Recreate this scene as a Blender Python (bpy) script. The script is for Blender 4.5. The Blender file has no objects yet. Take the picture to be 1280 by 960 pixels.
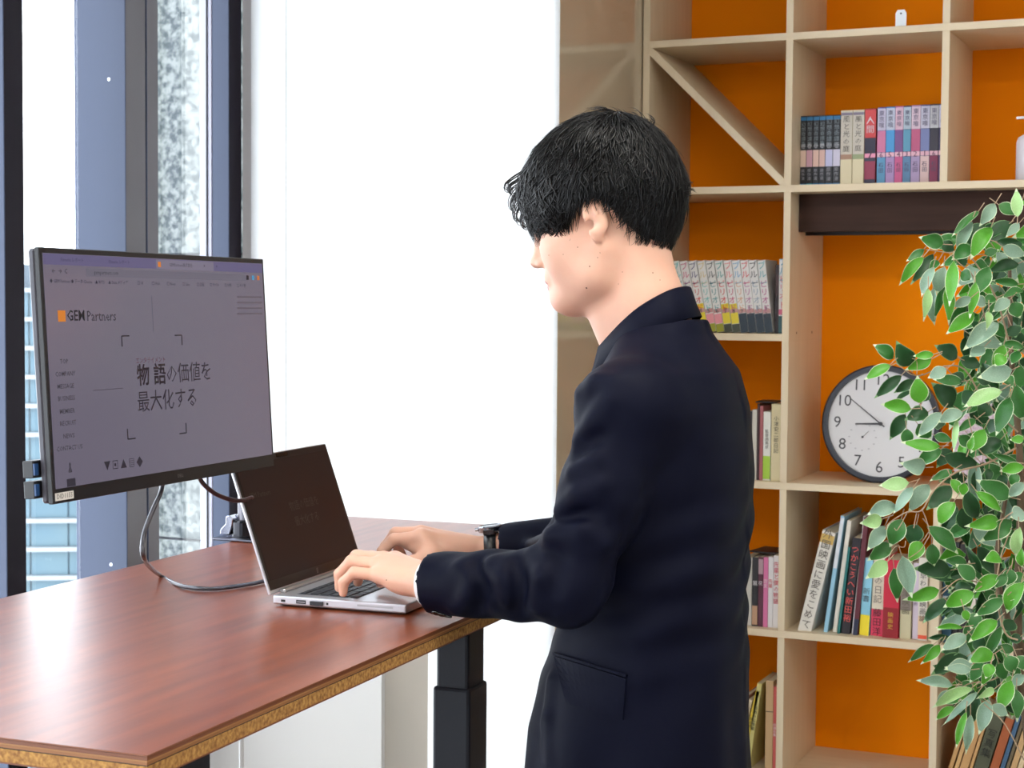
import bpy, bmesh, math, random
import numpy as np
from mathutils import Vector, Matrix, Euler
random.seed(7)
RNG = np.random.default_rng(11)
C = bpy.context.scene.collection
R = math.radians
# ------------------------------------------------------------ camera
F_PX, YAW, PITCH, ROLL = 2100.0, R(24.14), R(2.717), R(0.398)
CAM = Vector((0, 0, 1.5))
_fw = Vector((-math.sin(YAW)*math.cos(PITCH), math.cos(YAW)*math.cos(PITCH), -math.sin(PITCH)))
_rt0 = Vector((math.cos(YAW), math.sin(YAW), 0)); _up0 = _rt0.cross(_fw)
_rt = _rt0*math.cos(ROLL) + _up0*math.sin(ROLL); _up = _rt.cross(_fw)
cam_d = bpy.data.cameras.new('camera'); cam = bpy.data.objects.new('camera', cam_d); C.objects.link(cam)
cam_d.sensor_width = 36; cam_d.lens = F_PX*36/1280; cam_d.clip_start = .05; cam_d.clip_end = 2000
m = Matrix((_rt, _up, -_fw)).transposed().to_4x4(); m.translation = CAM; cam.matrix_world = m
cam_d.dof.use_dof = True; cam_d.dof.focus_distance = 2.4; cam_d.dof.aperture_fstop = 16.0
bpy.context.scene.camera = cam
# ------------------------------------------------------------ world, exposure
sc = bpy.context.scene
sc.view_settings.view_transform = 'Standard'; sc.view_settings.look = 'None'
sc.view_settings.gamma = 1; sc.view_settings.use_curve_mapping = False
sc.view_settings.exposure = 0.0
w = bpy.data.worlds.new('sky'); sc.world = w; w.use_nodes = True
nt = w.node_tree; bg = nt.nodes['Background']
bg.inputs[0].default_value = (.86, .93, 1.0, 1); bg.inputs[1].default_value = 6.5
# ceiling lamps are built with the ceiling below; the strongest light is the daylight through the windows
LAMP_W = 13
def lamp(name, x, y, z, sx, sy, power, col=(1, .96, .9), rot=(0, 0, 0)):
    d = bpy.data.lights.new(name, 'AREA'); d.shape = 'RECTANGLE'; d.size = sx; d.size_y = sy; d.energy = power; d.color = col
    o = bpy.data.objects.new(name, d); o.location = (x, y, z); o.rotation_euler = rot; C.objects.link(o); return o
for lx, ly in ((-1.1, .6), (.7, .6), (-.5, 2.0), (1.3, 2.0), (-1.1, -.9), (.7, -.9)):
    lamp('ceiling_lamp_light', lx, ly, 2.66, 1.1, .28, LAMP_W)

# ------------------------------------------------------------ helpers
def pray(px, py):
    c = _rt*((px-640)/F_PX) + _fw - _up*((py-480)/F_PX)
    h = -c.x*math.sin(YAW) + c.y*math.cos(YAW)
    return c/h                                   # one metre of plan depth
def at_d(px, py, d): return CAM + pray(px, py)*d
def at_z(px, py, z): r = pray(px, py); return CAM + r*((z-1.5)/r.z)
def at_x(px, py, X): r = pray(px, py); return CAM + r*(X/r.x)
def at_y(px, py, Y): r = pray(px, py); return CAM + r*(Y/r.y)
def lin(c):
    return tuple((v/255/12.92 if v/255 <= .04045 else ((v/255+.055)/1.055)**2.4) for v in c)
MC = {}
def mat(name, col, rough=.5, metal=0., spec=.5, emit=None, es=1., coat=0., sheen=0., sss=0., noise=None, bump=None, stretch=(1, 1, 1)):
    """noise=(scale, second colour, contrast) mottles the colour; bump=(scale, strength)"""
    if name in MC: return MC[name]
    M = bpy.data.materials.new(name); M.use_nodes = True; t = M.node_tree; b = t.nodes['Principled BSDF']
    b.inputs['Base Color'].default_value = (*lin(col), 1); b.inputs['Roughness'].default_value = rough
    b.inputs['Metallic'].default_value = metal; b.inputs['Specular IOR Level'].default_value = spec
    b.inputs['Coat Weight'].default_value = coat; b.inputs['Coat Roughness'].default_value = .12
    if sheen: b.inputs['Sheen Weight'].default_value = sheen; b.inputs['Sheen Roughness'].default_value = .4
    if sss:
        b.inputs['Subsurface Weight'].default_value = sss; b.inputs['Subsurface Radius'].default_value = (.012, .005, .003)
        b.inputs['Subsurface Scale'].default_value = 1.0
    if emit: b.inputs['Emission Color'].default_value = (*lin(emit), 1); b.inputs['Emission Strength'].default_value = es
    if noise or bump:
        tc = t.nodes.new('ShaderNodeTexCoord'); mp = t.nodes.new('ShaderNodeMapping'); mp.inputs['Scale'].default_value = stretch
        t.links.new(tc.outputs['Object'], mp.inputs['Vector'])
    if noise:
        n = t.nodes.new('ShaderNodeTexNoise'); n.inputs['Scale'].default_value = noise[0]; n.inputs['Detail'].default_value = 6
        t.links.new(mp.outputs[0], n.inputs['Vector'])
        r = t.nodes.new('ShaderNodeValToRGB'); k = noise[2] if len(noise) > 2 else .25
        r.color_ramp.elements[0].position = .5-k; r.color_ramp.elements[1].position = .5+k
        r.color_ramp.elements[0].color = (*lin(noise[1]), 1); r.color_ramp.elements[1].color = (*lin(col), 1)
        t.links.new(n.outputs['Fac'], r.inputs[0]); t.links.new(r.outputs[0], b.inputs['Base Color'])
    if bump:
        n2 = t.nodes.new('ShaderNodeTexNoise'); n2.inputs['Scale'].default_value = bump[0]; n2.inputs['Detail'].default_value = 4
        t.links.new(mp.outputs[0], n2.inputs['Vector'])
        bp = t.nodes.new('ShaderNodeBump'); bp.inputs['Strength'].default_value = bump[1]; bp.inputs['Distance'].default_value = .01
        t.links.new(n2.outputs['Fac'], bp.inputs['Height']); t.links.new(bp.outputs[0], b.inputs['Normal'])
    MC[name] = M; return M
def glow(name, col):
    """a screen pixel colour: light given off by the display, seen as is"""
    if name in MC: return MC[name]
    M = mat(name, (8, 8, 8), .35, emit=col, es=1., spec=.25); return M
def glassy(name, tint=(1, 1, 1), refl=.10):
    M = bpy.data.materials.new(name); M.use_nodes = True; t = M.node_tree; t.nodes.clear()
    o = t.nodes.new('ShaderNodeOutputMaterial'); mx = t.nodes.new('ShaderNodeMixShader'); tr = t.nodes.new('ShaderNodeBsdfTransparent')
    gl = t.nodes.new('ShaderNodeBsdfGlossy'); lw = t.nodes.new('ShaderNodeLayerWeight'); lw.inputs[0].default_value = .5
    pw = t.nodes.new('ShaderNodeMath'); pw.operation = 'POWER'; pw.inputs[1].default_value = 5; ml = t.nodes.new('ShaderNodeMath'); ml.operation = 'MULTIPLY_ADD'; ml.inputs[1].default_value = .45; ml.inputs[2].default_value = .04
    tr.inputs[0].default_value = (*tint, 1); gl.inputs['Roughness'].default_value = .02
    t.links.new(lw.outputs['Facing'], pw.inputs[0]); t.links.new(pw.outputs[0], ml.inputs[0]); t.links.new(ml.outputs[0], mx.inputs[0])
    t.links.new(tr.outputs[0], mx.inputs[1]); t.links.new(gl.outputs[0], mx.inputs[2]); t.links.new(mx.outputs[0], o.inputs[0])
    return M
XF = {}                                           # world matrix of every empty, known before the depsgraph is
def thing(name, label, cat, loc=(0, 0, 0), rotz=0, group=None, rot=None):
    o = bpy.data.objects.new(name, None); C.objects.link(o); o.empty_display_size = .05
    e = Euler(rot) if rot else Euler((0, 0, rotz)); o.location = loc; o.rotation_euler = e
    XF[o.name] = Matrix.Translation(Vector(loc)) @ e.to_matrix().to_4x4()
    if label: o['label'] = label
    if cat: o['category'] = cat
    if group: o['group'] = group
    return o
def mobj(name, me, m_, parent=None, world=False, smooth=False, label=None):
    for mm in (m_ if isinstance(m_, (list, tuple)) else [m_]): me.materials.append(mm)
    if smooth: me.polygons.foreach_set('use_smooth', [True]*len(me.polygons))
    o = bpy.data.objects.new(name, me); C.objects.link(o)
    if parent is not None:
        o.parent = parent
        if world:
            me.transform(XF[parent.name].inverted())
    if parent is not None: XF[o.name] = XF.get(parent.name, Matrix())
    if label: o['label'] = label
    return o
def obj(name, bm, m_, parent=None, world=False, smooth=False, label=None):
    me = bpy.data.meshes.new(name); bm.normal_update(); bm.to_mesh(me); bm.free()
    return mobj(name, me, m_, parent, world, smooth, label)
def tag(o, label, cat, group=None): 
    o['label'] = label; o['category'] = cat
    if group: o['group'] = group
    return o
def struct(name, bm, m_, parent=None, smooth=False):
    o = obj(name, bm, m_, parent, smooth=smooth)
    if parent is None: o['kind'] = 'structure'
    return o
def BM(): return bmesh.new()
def bx(bm, x0, x1, y0, y1, z0, z1, bev=0, mi=0, seg=1):
    g = bmesh.ops.create_cube(bm, size=1.0)
    vs = g['verts']
    for v in vs: v.co = Vector(((x0+x1)/2+v.co.x*(x1-x0), (y0+y1)/2+v.co.y*(y1-y0), (z0+z1)/2+v.co.z*(z1-z0)))
    fs = set(f for v in vs for f in v.link_faces)
    for f in fs: f.material_index = mi
    if bev:
        es = list(set(e for v in vs for e in v.link_edges))
        r = bmesh.ops.bevel(bm, geom=es, offset=bev, segments=seg, profile=.5, affect='EDGES')
        for f in r['faces']: f.material_index = mi
    return bm
def box(name, dims, m_, parent=None, bev=0, **k): return obj(name, bx(BM(), *dims[:6], bev=dims[6] if len(dims) > 6 else bev), m_, parent, **k)
def prism(bm, pts, y0, y1, mi=0):
    """outline pts in the xz plane, pushed along y"""
    a = [bm.verts.new((x, y0, z)) for x, z in pts]; b = [bm.verts.new((x, y1, z)) for x, z in pts]
    n = len(pts); fs = [bm.faces.new(a[::-1]), bm.faces.new(b)]
    for i in range(n): fs.append(bm.faces.new((a[i], a[(i+1) % n], b[(i+1) % n], b[i])))
    for f in fs: f.material_index = mi
    bmesh.ops.recalc_face_normals(bm, faces=fs)
    return bm
def tube(bm, pts, rad, n=8, caps=True, smooth_sub=0, mi=0):
    pts = [Vector(p) for p in pts]
    if smooth_sub:
        q = []
        P = [pts[0]]+pts+[pts[-1]]
        rr = list(rad) if isinstance(rad, (list, tuple)) else None; rq = []
        for i in range(1, len(P)-2):
            for s in range(smooth_sub):
                t = s/smooth_sub; p0, p1, p2, p3 = P[i-1], P[i], P[i+1], P[i+2]
                q.append(.5*((2*p1)+(-p0+p2)*t+(2*p0-5*p1+4*p2-p3)*t*t+(-p0+3*p1-3*p2+p3)*t**3))
                if rr: rq.append(rr[i-1]*(1-t)+rr[i]*t)
        q.append(pts[-1]); pts = q
        if rr: rq.append(rr[-1]); rad = rq
    rings = []; up = Vector((0, 0, 1)); prev = None
    for i, p in enumerate(pts):
        t = (pts[min(i+1, len(pts)-1)]-pts[max(i-1, 0)])
        if t.length < 1e-9: t = Vector((0, 0, 1))
        t.normalize()
        if prev is None: a = t.cross(up if abs(t.z) < .9 else Vector((1, 0, 0))).normalized()
        else:
            a = prev - t*prev.dot(t); a = a.normalized() if a.length > 1e-6 else t.orthogonal().normalized()
        prev = a; b = t.cross(a); r = rad[i] if isinstance(rad, (list, tuple)) else rad
        rings.append([bm.verts.new(p+(a*math.cos(2*math.pi*k/n)+b*math.sin(2*math.pi*k/n))*r) for k in range(n)])
    for i in range(len(rings)-1):
        for k in range(n):
            f = bm.faces.new((rings[i][k], rings[i][(k+1) % n], rings[i+1][(k+1) % n], rings[i+1][k])); f.material_index = mi
    if caps:
        bm.faces.new(rings[0][::-1]).material_index = mi; bm.faces.new(rings[-1]).material_index = mi
    return bm
def lathe(bm, prof, n=32, c=(0, 0, 0), axis='z', mi=0):
    c = Vector(c); rings = []
    for r, h in prof:
        ring = []
        for k in range(n):
            a = 2*math.pi*k/n; u, v = r*math.cos(a), r*math.sin(a)
            p = Vector((u, v, h)) if axis == 'z' else Vector((u, h, v))
            ring.append(bm.verts.new(c+p))
        rings.append(ring)
    fs = []
    for i in range(len(rings)-1):
        for k in range(n): fs.append(bm.faces.new((rings[i][k], rings[i][(k+1) % n], rings[i+1][(k+1) % n], rings[i+1][k])))
    fs.append(bm.faces.new(rings[0][::-1])); fs.append(bm.faces.new(rings[-1]))
    for f in fs: f.material_index = mi
    bmesh.ops.recalc_face_normals(bm, faces=fs)
    return bm
TC = {}
def text_mesh(body, size, bold=0., res=1, spacing=1., line=1., align='CENTER', wx=1.):
    c = bpy.data.curves.new('t', 'FONT'); c.body = body; c.size = size; c.resolution_u = res; c.offset = bold*size
    c.align_x = align; c.align_y = 'CENTER'; c.space_character = spacing; c.space_line = line
    o = bpy.data.objects.new('t', c); me = bpy.data.meshes.new_from_object(o)
    bpy.data.objects.remove(o); bpy.data.curves.remove(c)
    return me
def text(name, body, size, m_, M4, parent=None, world=False, **k):
    """M4 maps the text's own xy plane into place (its +z is the reading side)"""
    me = text_mesh(body, size, **k); me.transform(M4); me.name = name
    return mobj(name, me, m_, parent, world)
def frame(o, x, y):
    """matrix with origin o, x axis x, y axis y"""
    x = Vector(x).normalized(); y = Vector(y); y = (y-x*y.dot(x)).normalized(); z = x.cross(y)
    M4 = Matrix((x, y, z)).transposed().to_4x4(); M4.translation = Vector(o); return M4
# ------------------------------------------------------------ the room
FY = 3.5785                                        # face of the blind window
XS = -1.488                                        # left end of the shelf / return wall
XG = -2.347                                        # inner face of the facade mullions
YF = 4.1355; YB = 4.4795                           # shelf front and back
white = mat('white_paint', (232, 230, 226), .7)
ceil_m = mat('ceiling_paint', (235, 235, 232), .9)
floor_m = mat('grey_floor', (150, 142, 132), .5, noise=(30, (135, 128, 118)))
wall_m = mat('room_wall', (226, 222, 214), .8)
wall_d = mat('grey_room_wall', (214, 213, 212), .8)
struct('floor', bx(BM(), -2.5, 2.6, -3.0, 4.62, -.1, 0), floor_m)
struct('ceiling', bx(BM(), -2.5, 2.6, -3.0, 4.62, 2.7, 2.8), ceil_m)
struct('wall_back', bx(BM(), XS-.05, 2.6, YB+.02, 4.62, 0, 2.7), wall_m)
struct('wall_right', bx(BM(), 2.5, 2.6, -3.0, YB+.02, 0, 2.7), wall_d)
struct('wall_front', bx(BM(), -2.5, 2.5, -3.1, -3.0, 0, 2.7), wall_d)
# glossy beige return wall between blind window and shelf
beige = mat('glossy_beige_laminate', (190, 174, 150), .10, spec=.7, coat=.3)
struct('wall_return', bx(BM(), XS-.012, XS-.003, FY+.004, YB+.02, 0, 2.7, bev=.001), beige)
# ceiling light panels: housing and diffuser round each lamp
lamp_m = mat('lamp_diffuser', (255, 250, 240), .5, emit=(255, 248, 236), es=2.5)
for i, (lx, ly) in enumerate(((-1.1, .6), (.7, .6), (-.5, 2.0), (1.3, 2.0), (-1.1, -.9), (.7, -.9))):
    where = ('nearest the windows in the middle row', 'right of the middle row', 'in front of the orange bookshelf, left one', 'in front of the orange bookshelf, right one', 'behind the viewer by the windows', 'behind the viewer away from the windows')[i]
    t = thing('ceiling_light', 'long white ceiling light panel '+where, 'ceiling light', (lx, ly, 2.7), group='ceiling light panels')
    b = BM(); bx(b, -.58, .58, -.17, -.145, -.03, -.0005); bx(b, -.58, .58, .145, .17, -.03, -.0005); bx(b, -.58, -.555, -.145, .145, -.03, -.0005); bx(b, .555, .58, -.145, .145, -.03, -.0005)
    obj('frame', b, white, t); box('diffuser', (-.555, .555, -.145, .145, -.02, -.0005), lamp_m, t)
# ---- facade on the left: glazing plane at XO, mullions project inwards to XG
steel = mat('sky_tinted_window_paint', (66, 76, 100), .4, spec=.3)  # dark grey frame, with the blue of the reflected sky put into its colour
steel_in = mat('warm_grey_inner_face', (92, 88, 92), .45)
dark = mat('black_gasket', (22, 22, 26), .5)
glass = glassy('window_glass')

XO = -2.478                                        # glazing plane
win = thing('window_1', None, None, (XO, 3.0, 0)); win['kind'] = 'structure'
dark_in = mat('dark_inner_face', (28, 24, 34), .5, spec=.12)
def mullion(y0, y1, parent, split=None, back=.012, inner=None):
    b = BM(); GX = back if back < 0 else XO-back
    if split:
        bx(b, GX, XG, y0, split-.002, 0, 2.7, bev=.0015); bx(b, GX, XG, split+.002, y1, 0, 2.7, bev=.0015)
    else: bx(b, GX, XG, y0, y1, 0, 2.7, bev=.0015)
    b.normal_update()
    for f in b.faces: f.material_index = 1 if f.normal.x > .9 else 0  # sides carry the painted sky tint, inner faces do not
    o = obj('mullion', b, [steel, inner or steel_in], parent, world=True)
    if split: box('gasket', (XO, XG-.006, split-.002, split+.002, 0, 2.7), dark, parent, world=True)
    return o
mullion(3.1057, 3.2283, win, split=3.183)
mullion(2.7064, 2.7667, win, inner=dark_in)
mullion(3.5176, 3.5750, win, back=-2.3965, inner=dark_in)
# slim stiles of the narrow pane beside the corner
box('stile', (-2.432, -2.397, 3.516, 3.575, 0, 2.7, .001), mat('pale_window_stile', (176, 176, 196), .4), win, world=True)
box('stile', (-2.411, -2.408, 3.513, 3.5159, 0, 2.7), dark, win, world=True)
box('pane', (XO-.006, XO, 3.229, 3.60, .06, 2.66), glass, win, world=True)
box('pane', (XO-.006, XO, 2.768, 3.105, .06, 2.66), glass, win, world=True)
for y, x in ((2.70, .0), ):
    pass
b = BM()
for z in (.9, 2.0): lathe(b, [(.004, 0), (.004, .002), (.002, .003)], 10, (XG-.045, 3.1050, z), 'y')
obj('screw', b, mat('steel_screw', (200, 205, 215), .3, 1.), win, world=True)
box('sill', (XO-.16, XG, 2.7064, 3.575, 0, .06), steel, win, world=True)
box('head', (XO-.16, XG, 2.7064, 3.575, 2.66, 2.7), steel, win, world=True)
# the facade goes on behind the viewer: more bays of the same glazing
for k in range(5):
    y1 = 2.7063-k*1.14; y0 = y1-1.14
    ww = thing('window_%d' % (k+3), None, None, (XO, (y0+y1)/2, 0)); ww['kind'] = 'structure'
    if k: mullion(y1, y1+.077, ww)
    box('pane', (XO-.006, XO, y0+.078, y1-.001, .06, 2.66), glass, ww, world=True)
    box('sill', (XO-.16, XG, y0, y1, 0, .06), steel, ww, world=True); box('head', (XO-.16, XG, y0, y1, 2.66, 2.7), steel, ww, world=True)
# ---- window 2 beside the shelf, closed by a white screen that daylight shines through
w2 = thing('window_2', None, None, (-1.95, FY+.08, 0)); w2['kind'] = 'structure'
box('frame', (-2.36, -2.30, FY+.05, FY+.11, 0, 2.7), steel, w2, world=True)
box('frame', (-1.515, -1.5005, FY+.05, FY+.11, 0, 2.7), steel, w2, world=True)
box('pane', (-2.30, -1.515, FY+.078, FY+.084, .02, 2.7), glass, w2, world=True)
box('jamb', (-2.347, -2.322, FY, FY+.049, 0, 2.7), mat('jamb_grey', (205, 203, 205), .5), w2, world=True)
blm = bpy.data.materials.new('white_translucent_screen'); blm.use_nodes = True; t_ = blm.node_tree; pb = t_.nodes['Principled BSDF']
pb.inputs['Base Color'].default_value = (.86, .87, .88, 1); pb.inputs['Roughness'].default_value = .25
tl = t_.nodes.new('ShaderNodeBsdfTranslucent'); tl.inputs[0].default_value = (.93, .94, .95, 1); mx = t_.nodes.new('ShaderNodeMixShader'); mx.inputs[0].default_value = .62
t_.links.new(pb.outputs[0], mx.inputs[1]); t_.links.new(tl.outputs[0], mx.inputs[2]); t_.links.new(mx.outputs[0], t_.nodes['Material Output'].inputs[0])
sb = thing('screen_blind', 'tall white translucent screen blind glowing with daylight beside the orange bookshelf', 'blind', (-1.93, FY, 0))
for x0, x1, dy in ((-2.3215, -2.222, 0), (-2.221, -2.190, .003), (-2.189, -1.4912, 0)):
    box('blind_panel', (x0, x1, FY+dy, FY+dy+.003, .03, 2.68, ), blm, sb, world=True)
box('bottom_rail', (-2.3215, -1.4912, FY-.004, FY+.008, .008, .03), white, sb, world=True)
box('head_rail', (-2.3215, -1.4912, FY-.01, FY+.03, 2.68, 2.6995), white, sb, world=True)
# ---- outside: granite pier, office tower, street level
out = mat('granite', (112, 117, 114), .6, spec=.2, noise=(48, (44, 54, 54), .12))
pier = thing('granite_pier', 'pale speckled granite pier outside the narrow window', 'pier', (-3.2, 4.9, -14))
for k in range(9):
    z0 = -2.9+.02+k*.94
    zz0 = (1.5-1.66+.0)+0
    box('slab', (-3.62, -2.62, 4.6, 4.66, 1.655-.94*(4-k)+.004, 1.655-.94*(3-k)-.004, .003), out, pier, world=True)
box('core', (-3.60, -2.64, 4.665, 5.1, -14, 6), mat('dark_joint', (60, 62, 64), .8), pier, world=True)
tw_g = mat('tower_glass_blue', (50, 84, 104), .35, noise=(.35, (76, 98, 104), .3)); tw_w = mat('tower_white_ledge', (128, 134, 138), .6)
P0 = at_d(36, 399, 70); Pr = at_d(104, 700, 70)
tower = thing('office_tower', 'blue glass office tower with white floor ledges seen through the left window', 'building', (P0.x, P0.y, -60))
tdir = Vector((math.cos(YAW+.12), math.sin(YAW+.12), 0)); tn = Vector((-tdir.y, tdir.x, 0))
def tbox(name, u0, u1, n0, n1, z0, z1, m_):
    b = bx(BM(), u0, u1, n0, n1, z0, z1)
    for v in b.verts: v.co = Vector((P0.x, P0.y, 0))+tdir*v.co.x+tn*v.co.y+Vector((0, 0, v.co.z))
    return obj(name, b, m_, tower, world=True)
pitch_z = 36.2/2100*70
ztop = P0.z+1.9*pitch_z
tbox('core', -7.6, 7.8, .4, 12, -60, ztop, mat('tower_core', (52, 66, 78), .5))
for k in range(-1, 16):
    zc = P0.z-k*pitch_z
    tbox('floor_ledge', -8, 8, -.05, .6, zc-.09, zc+.09, tw_w)
    for j in range(10):
        tbox('window', -7.8+j*1.56, -7.8+j*1.56+1.5, .25, .38, zc-pitch_z+.1, zc-.1, tw_g)
tbox('corner_column', 2.35, 2.75, -.3, .3, -60, ztop, mat('tower_white_ledge', (128, 134, 138), .6))
for k, (xx, hh) in enumerate(((52, 258), (89, 258))):
    q = at_d(xx, 330, 69); q2 = at_d(xx, hh, 69)
    tag(obj('roof_mast', tube(BM(), [(q.x, q.y, ztop), (q2.x, q2.y, q2.z)], .05, 6), mat('mast_grey', (150, 155, 165), .5)), 'thin grey roof mast above the office tower, '+('left' if k == 0 else 'right')+' one of two', 'mast', 'masts above the office tower')
g = thing('street', 'grey street surface far below the windows', 'street', (-60, 60, -61)); 
box('paving', (-160, 20, -60, 140, -61, -60.001), mat('street_grey', (150, 152, 150), .9), g, world=True)
# ------------------------------------------------------------ table
LEGS = [(-.046, .893), (-.052, .13), (-.64, .13), (-.052, 1.6)]
TA = Vector((-1.002, 1.357, 0)); TR = R(2.6)
cherry = mat('cherry_veneer', (140, 68, 30), .34, spec=.25, coat=.5, noise=(5, (104, 44, 20), .2), bump=(60, .04), stretch=(9, .8, 1))
_cb = cherry.node_tree.nodes['Principled BSDF']; _cb.inputs['Coat IOR'].default_value = 1.45; _cb.inputs['Coat Roughness'].default_value = .30
tab = thing('standing_table', 'large cherry-brown standing table with layered plywood edge and black column legs', 'table', (TA.x, TA.y, 0), TR)
TW, TL = .705, 1.76
veneer_e = mat('dark_veneer_edge', (112, 62, 34), .5); ply1 = mat('light_ply', (176, 128, 78), .6, noise=(40, (150, 100, 56)), stretch=(.3, .3, 3))
osb = mat('chipboard', (184, 138, 72), .8, noise=(190, (128, 84, 40), .16), bump=(200, .2))
def slab(name, z0, z1, m_, inset=0): return obj(name, bx(BM(), -TW+inset, -inset, inset, TL-inset, z0, z1), m_, tab)
b = bx(BM(), -TW, 0, 0, TL, 1.0480, 1.05, bev=.0006); b.normal_update()
for f in b.faces: f.material_index = 0 if f.normal.z > .9 else 1
obj('veneer_top', b, [cherry, veneer_e], tab)
slab('plywood_layer', 1.0445, 1.0480, veneer_e, .0004); slab('plywood_layer', 1.0425, 1.0445, ply1, .0012); slab('plywood_layer', 1.0395, 1.0425, mat('mid_ply', (140, 92, 52), .6), .001)
slab('plywood_layer', 1.0383, 1.0395, mat('black_glue_line', (30, 20, 16), .6), .0014)
slab('chipboard_core', 1.0245, 1.0383, osb, .0008); slab('veneer_bottom', 1.0230, 1.0245, veneer_e)
legm = mat('black_powder_coat', (26, 28, 36), .5, spec=.25, bump=(300, .03))
def leg(x, y, a=.031, b_=.036):
    L = obj('leg', bx(BM(), x-a, x+a, y-b_, y+b_, .97, .9995+.0, bev=.004), legm, tab) if 0 else None
    bb = BM(); bx(bb, x-.026, x+.026, y-.032, y+.032, .60, 1.022, bev=.005, seg=2)
    l1 = obj('leg', bb, legm, tab)
    bb = BM(); bx(bb, x-.030, x+.030, y-.036, y+.036, .03, .932, bev=.005, seg=2); obj('outer_tube', bb, legm, l1)
for x, y in LEGS: leg(x, y)
for x in (-.04, -.64): 
    ys = [q[1] for q in LEGS if abs(q[0]-x) < .1]
    box('foot', (x-.035, x+.035, min(ys)-.12, max(ys)+.12, 0, .03, .004), legm, tab)
box('crossbar', (-.60, -.20, .40, .44, 1.000, 1.022), legm, tab)
# cabinet under the far end and the cable below the table
cabm = mat('pale_grey_laminate', (214, 210, 204), .5)
cab = thing('low_cabinet', 'low pale grey cabinet standing under the far end of the table', 'cabinet', (-2.07, 3.45, 0))
box('body', (-2.335, -1.812, 3.345, 3.565, 0, .88, .003), mat('cream_laminate', (206, 196, 182), .55), cab, world=True)
box('front_panel', (-2.335, -1.810, 3.33, 3.344, .0, .882, .002), cabm, cab, world=True)
q = at_d(301, 940, 2.15)
tag(obj('hanging_cable', tube(BM(), [(q.x, q.y, 1.0225), (q.x, q.y+.004, .6), (q.x, q.y, .3), (q.x, q.y, .002)], .0032, 8, smooth_sub=4), mat('white_cable', (225, 225, 225), .3)), 'thin white cable hanging straight down below the table', 'cable')
# ------------------------------------------------------------ bookshelf
X = [-1.488, -1.1105, -.727, -.345]; T = .0179
ZB = {'A': 2.163, 'B': 1.785, 'C': 1.412, 'D': 1.037, 'E': .660, 'F': .284}
ZT = {k: v+T for k, v in ZB.items()}
birch = mat('birch_wood', (228, 210, 180), .5, noise=(3.5, (218, 198, 166), .3), stretch=(14, 14, 1.2))
birch_h = mat('birch_wood_boards', (228, 210, 180), .5, noise=(3.5, (218, 198, 166), .3), stretch=(1.2, 14, 14))
orange = mat('orange_back_panel', (255, 144, 0), .7, spec=.08)
bs = thing('bookshelf', 'tall pale birch bookshelf of open cells with orange back panels', 'bookshelf', ((X[0]+X[3])/2, YF, 0))
def sb_(name, dims, m_=birch, bev=.0006): return box(name, dims, m_, bs, bev=bev, world=True)
sb_('back_panel', (X[0]+.001, X[3]+T-.001, YB, YB+.012, .005, 2.549), orange)
Ztop = 2.541
for nm, x0, x1 in (('A', 0, 3), ('B', 0, 3), ('C', 0, 1), ('D', 0, 3), ('E', 0, 3), ('F', 0, 3)):
    sb_('shelf_board', (X[x0]+T if x0 == 0 else X[x0], X[x1], YF, YB-.0005, ZB[nm], ZT[nm]), birch_h)
sb_('top_board', (X[0]+T, X[3], YF, YB-.0005, Ztop, Ztop+T), birch_h)
sb_('side_panel', (X[0], X[0]+T, YF, YB-.0005, .003, Ztop+T)); sb_('side_panel', (X[3], X[3]+T, YF, YB-.0005, .003, Ztop+T))
for i, spans in ((1, (('A', None), ('B', 'A'), ('C', 'B'), ('D', 'C'), ('E', 'D'), ('F', 'E'), (None, 'F'))), (2, (('A', None), ('B', 'A'), ('E', 'D'), ('F', 'E'), (None, 'F')))):
    for lo, hi in spans:
        z0 = ZT[lo] if lo else .003; z1 = ZB[hi] if hi else Ztop
        if i == 1 and lo == 'C': z0 = ZB['C']
        if i == 1 and hi == 'C': z1 = ZB['C']
        sb_('divider', (X[i], X[i]+T, YF+.0004, YB-.0005, z0, z1))
sb_('plinth', (X[0]+T, X[3], YF+.03, YF+.045, .003, ZB['F']))
# diagonal brace board in the upper left cell
b = BM(); xa, xb, za, zb = X[0]+T, X[1], ZB['A'], ZT['B']
prism(b, [(xa, za), (xa+.008, za), (xb, zb+.016), (xb, zb), (xb-.010, zb), (xa, za-.018)], YF+.0004, YB-.001)
obj('diagonal_board', b, birch, bs, world=True)
# peg holes in the divider beside the clock
for y in (YF+.075, YF+.235):
    b = BM(); lathe(b, [(.0028, 0), (.0028, .0006)], 12); bmesh.ops.transform(b, matrix=Matrix.Translation((X[1]+T, y, 1.432)) @ Matrix.Rotation(R(90), 4, 'Y'), verts=b.verts); obj('peg_hole', b, mat('hole_brown', (120, 92, 62), .8), bs, world=True)
# dark beam and its black rail under board B
walnut = mat('dark_walnut_beam', (70, 48, 40), .6, spec=.15, noise=(4, (50, 34, 29), .3), stretch=(1.5, 10, 16))
bm_ = thing('dark_beam', 'dark brown wooden beam fixed under the shelf board above the clock', 'beam', ((X[1]+X[3])/2, YF+.1, ZB['B']-.1))
box('board', (X[1]+T+.0005, X[3]-.0005, YF+.08, YF+.10, ZB['B']-.096, ZB['B']-.0005, .001), walnut, bm_, world=True)
box('black_rail', (X[1]+T+.0005, X[3]-.0005, YF+.15, YF+.17, ZB['B']-.102, ZB['B']-.085), dark, bm_, world=True)
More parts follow.
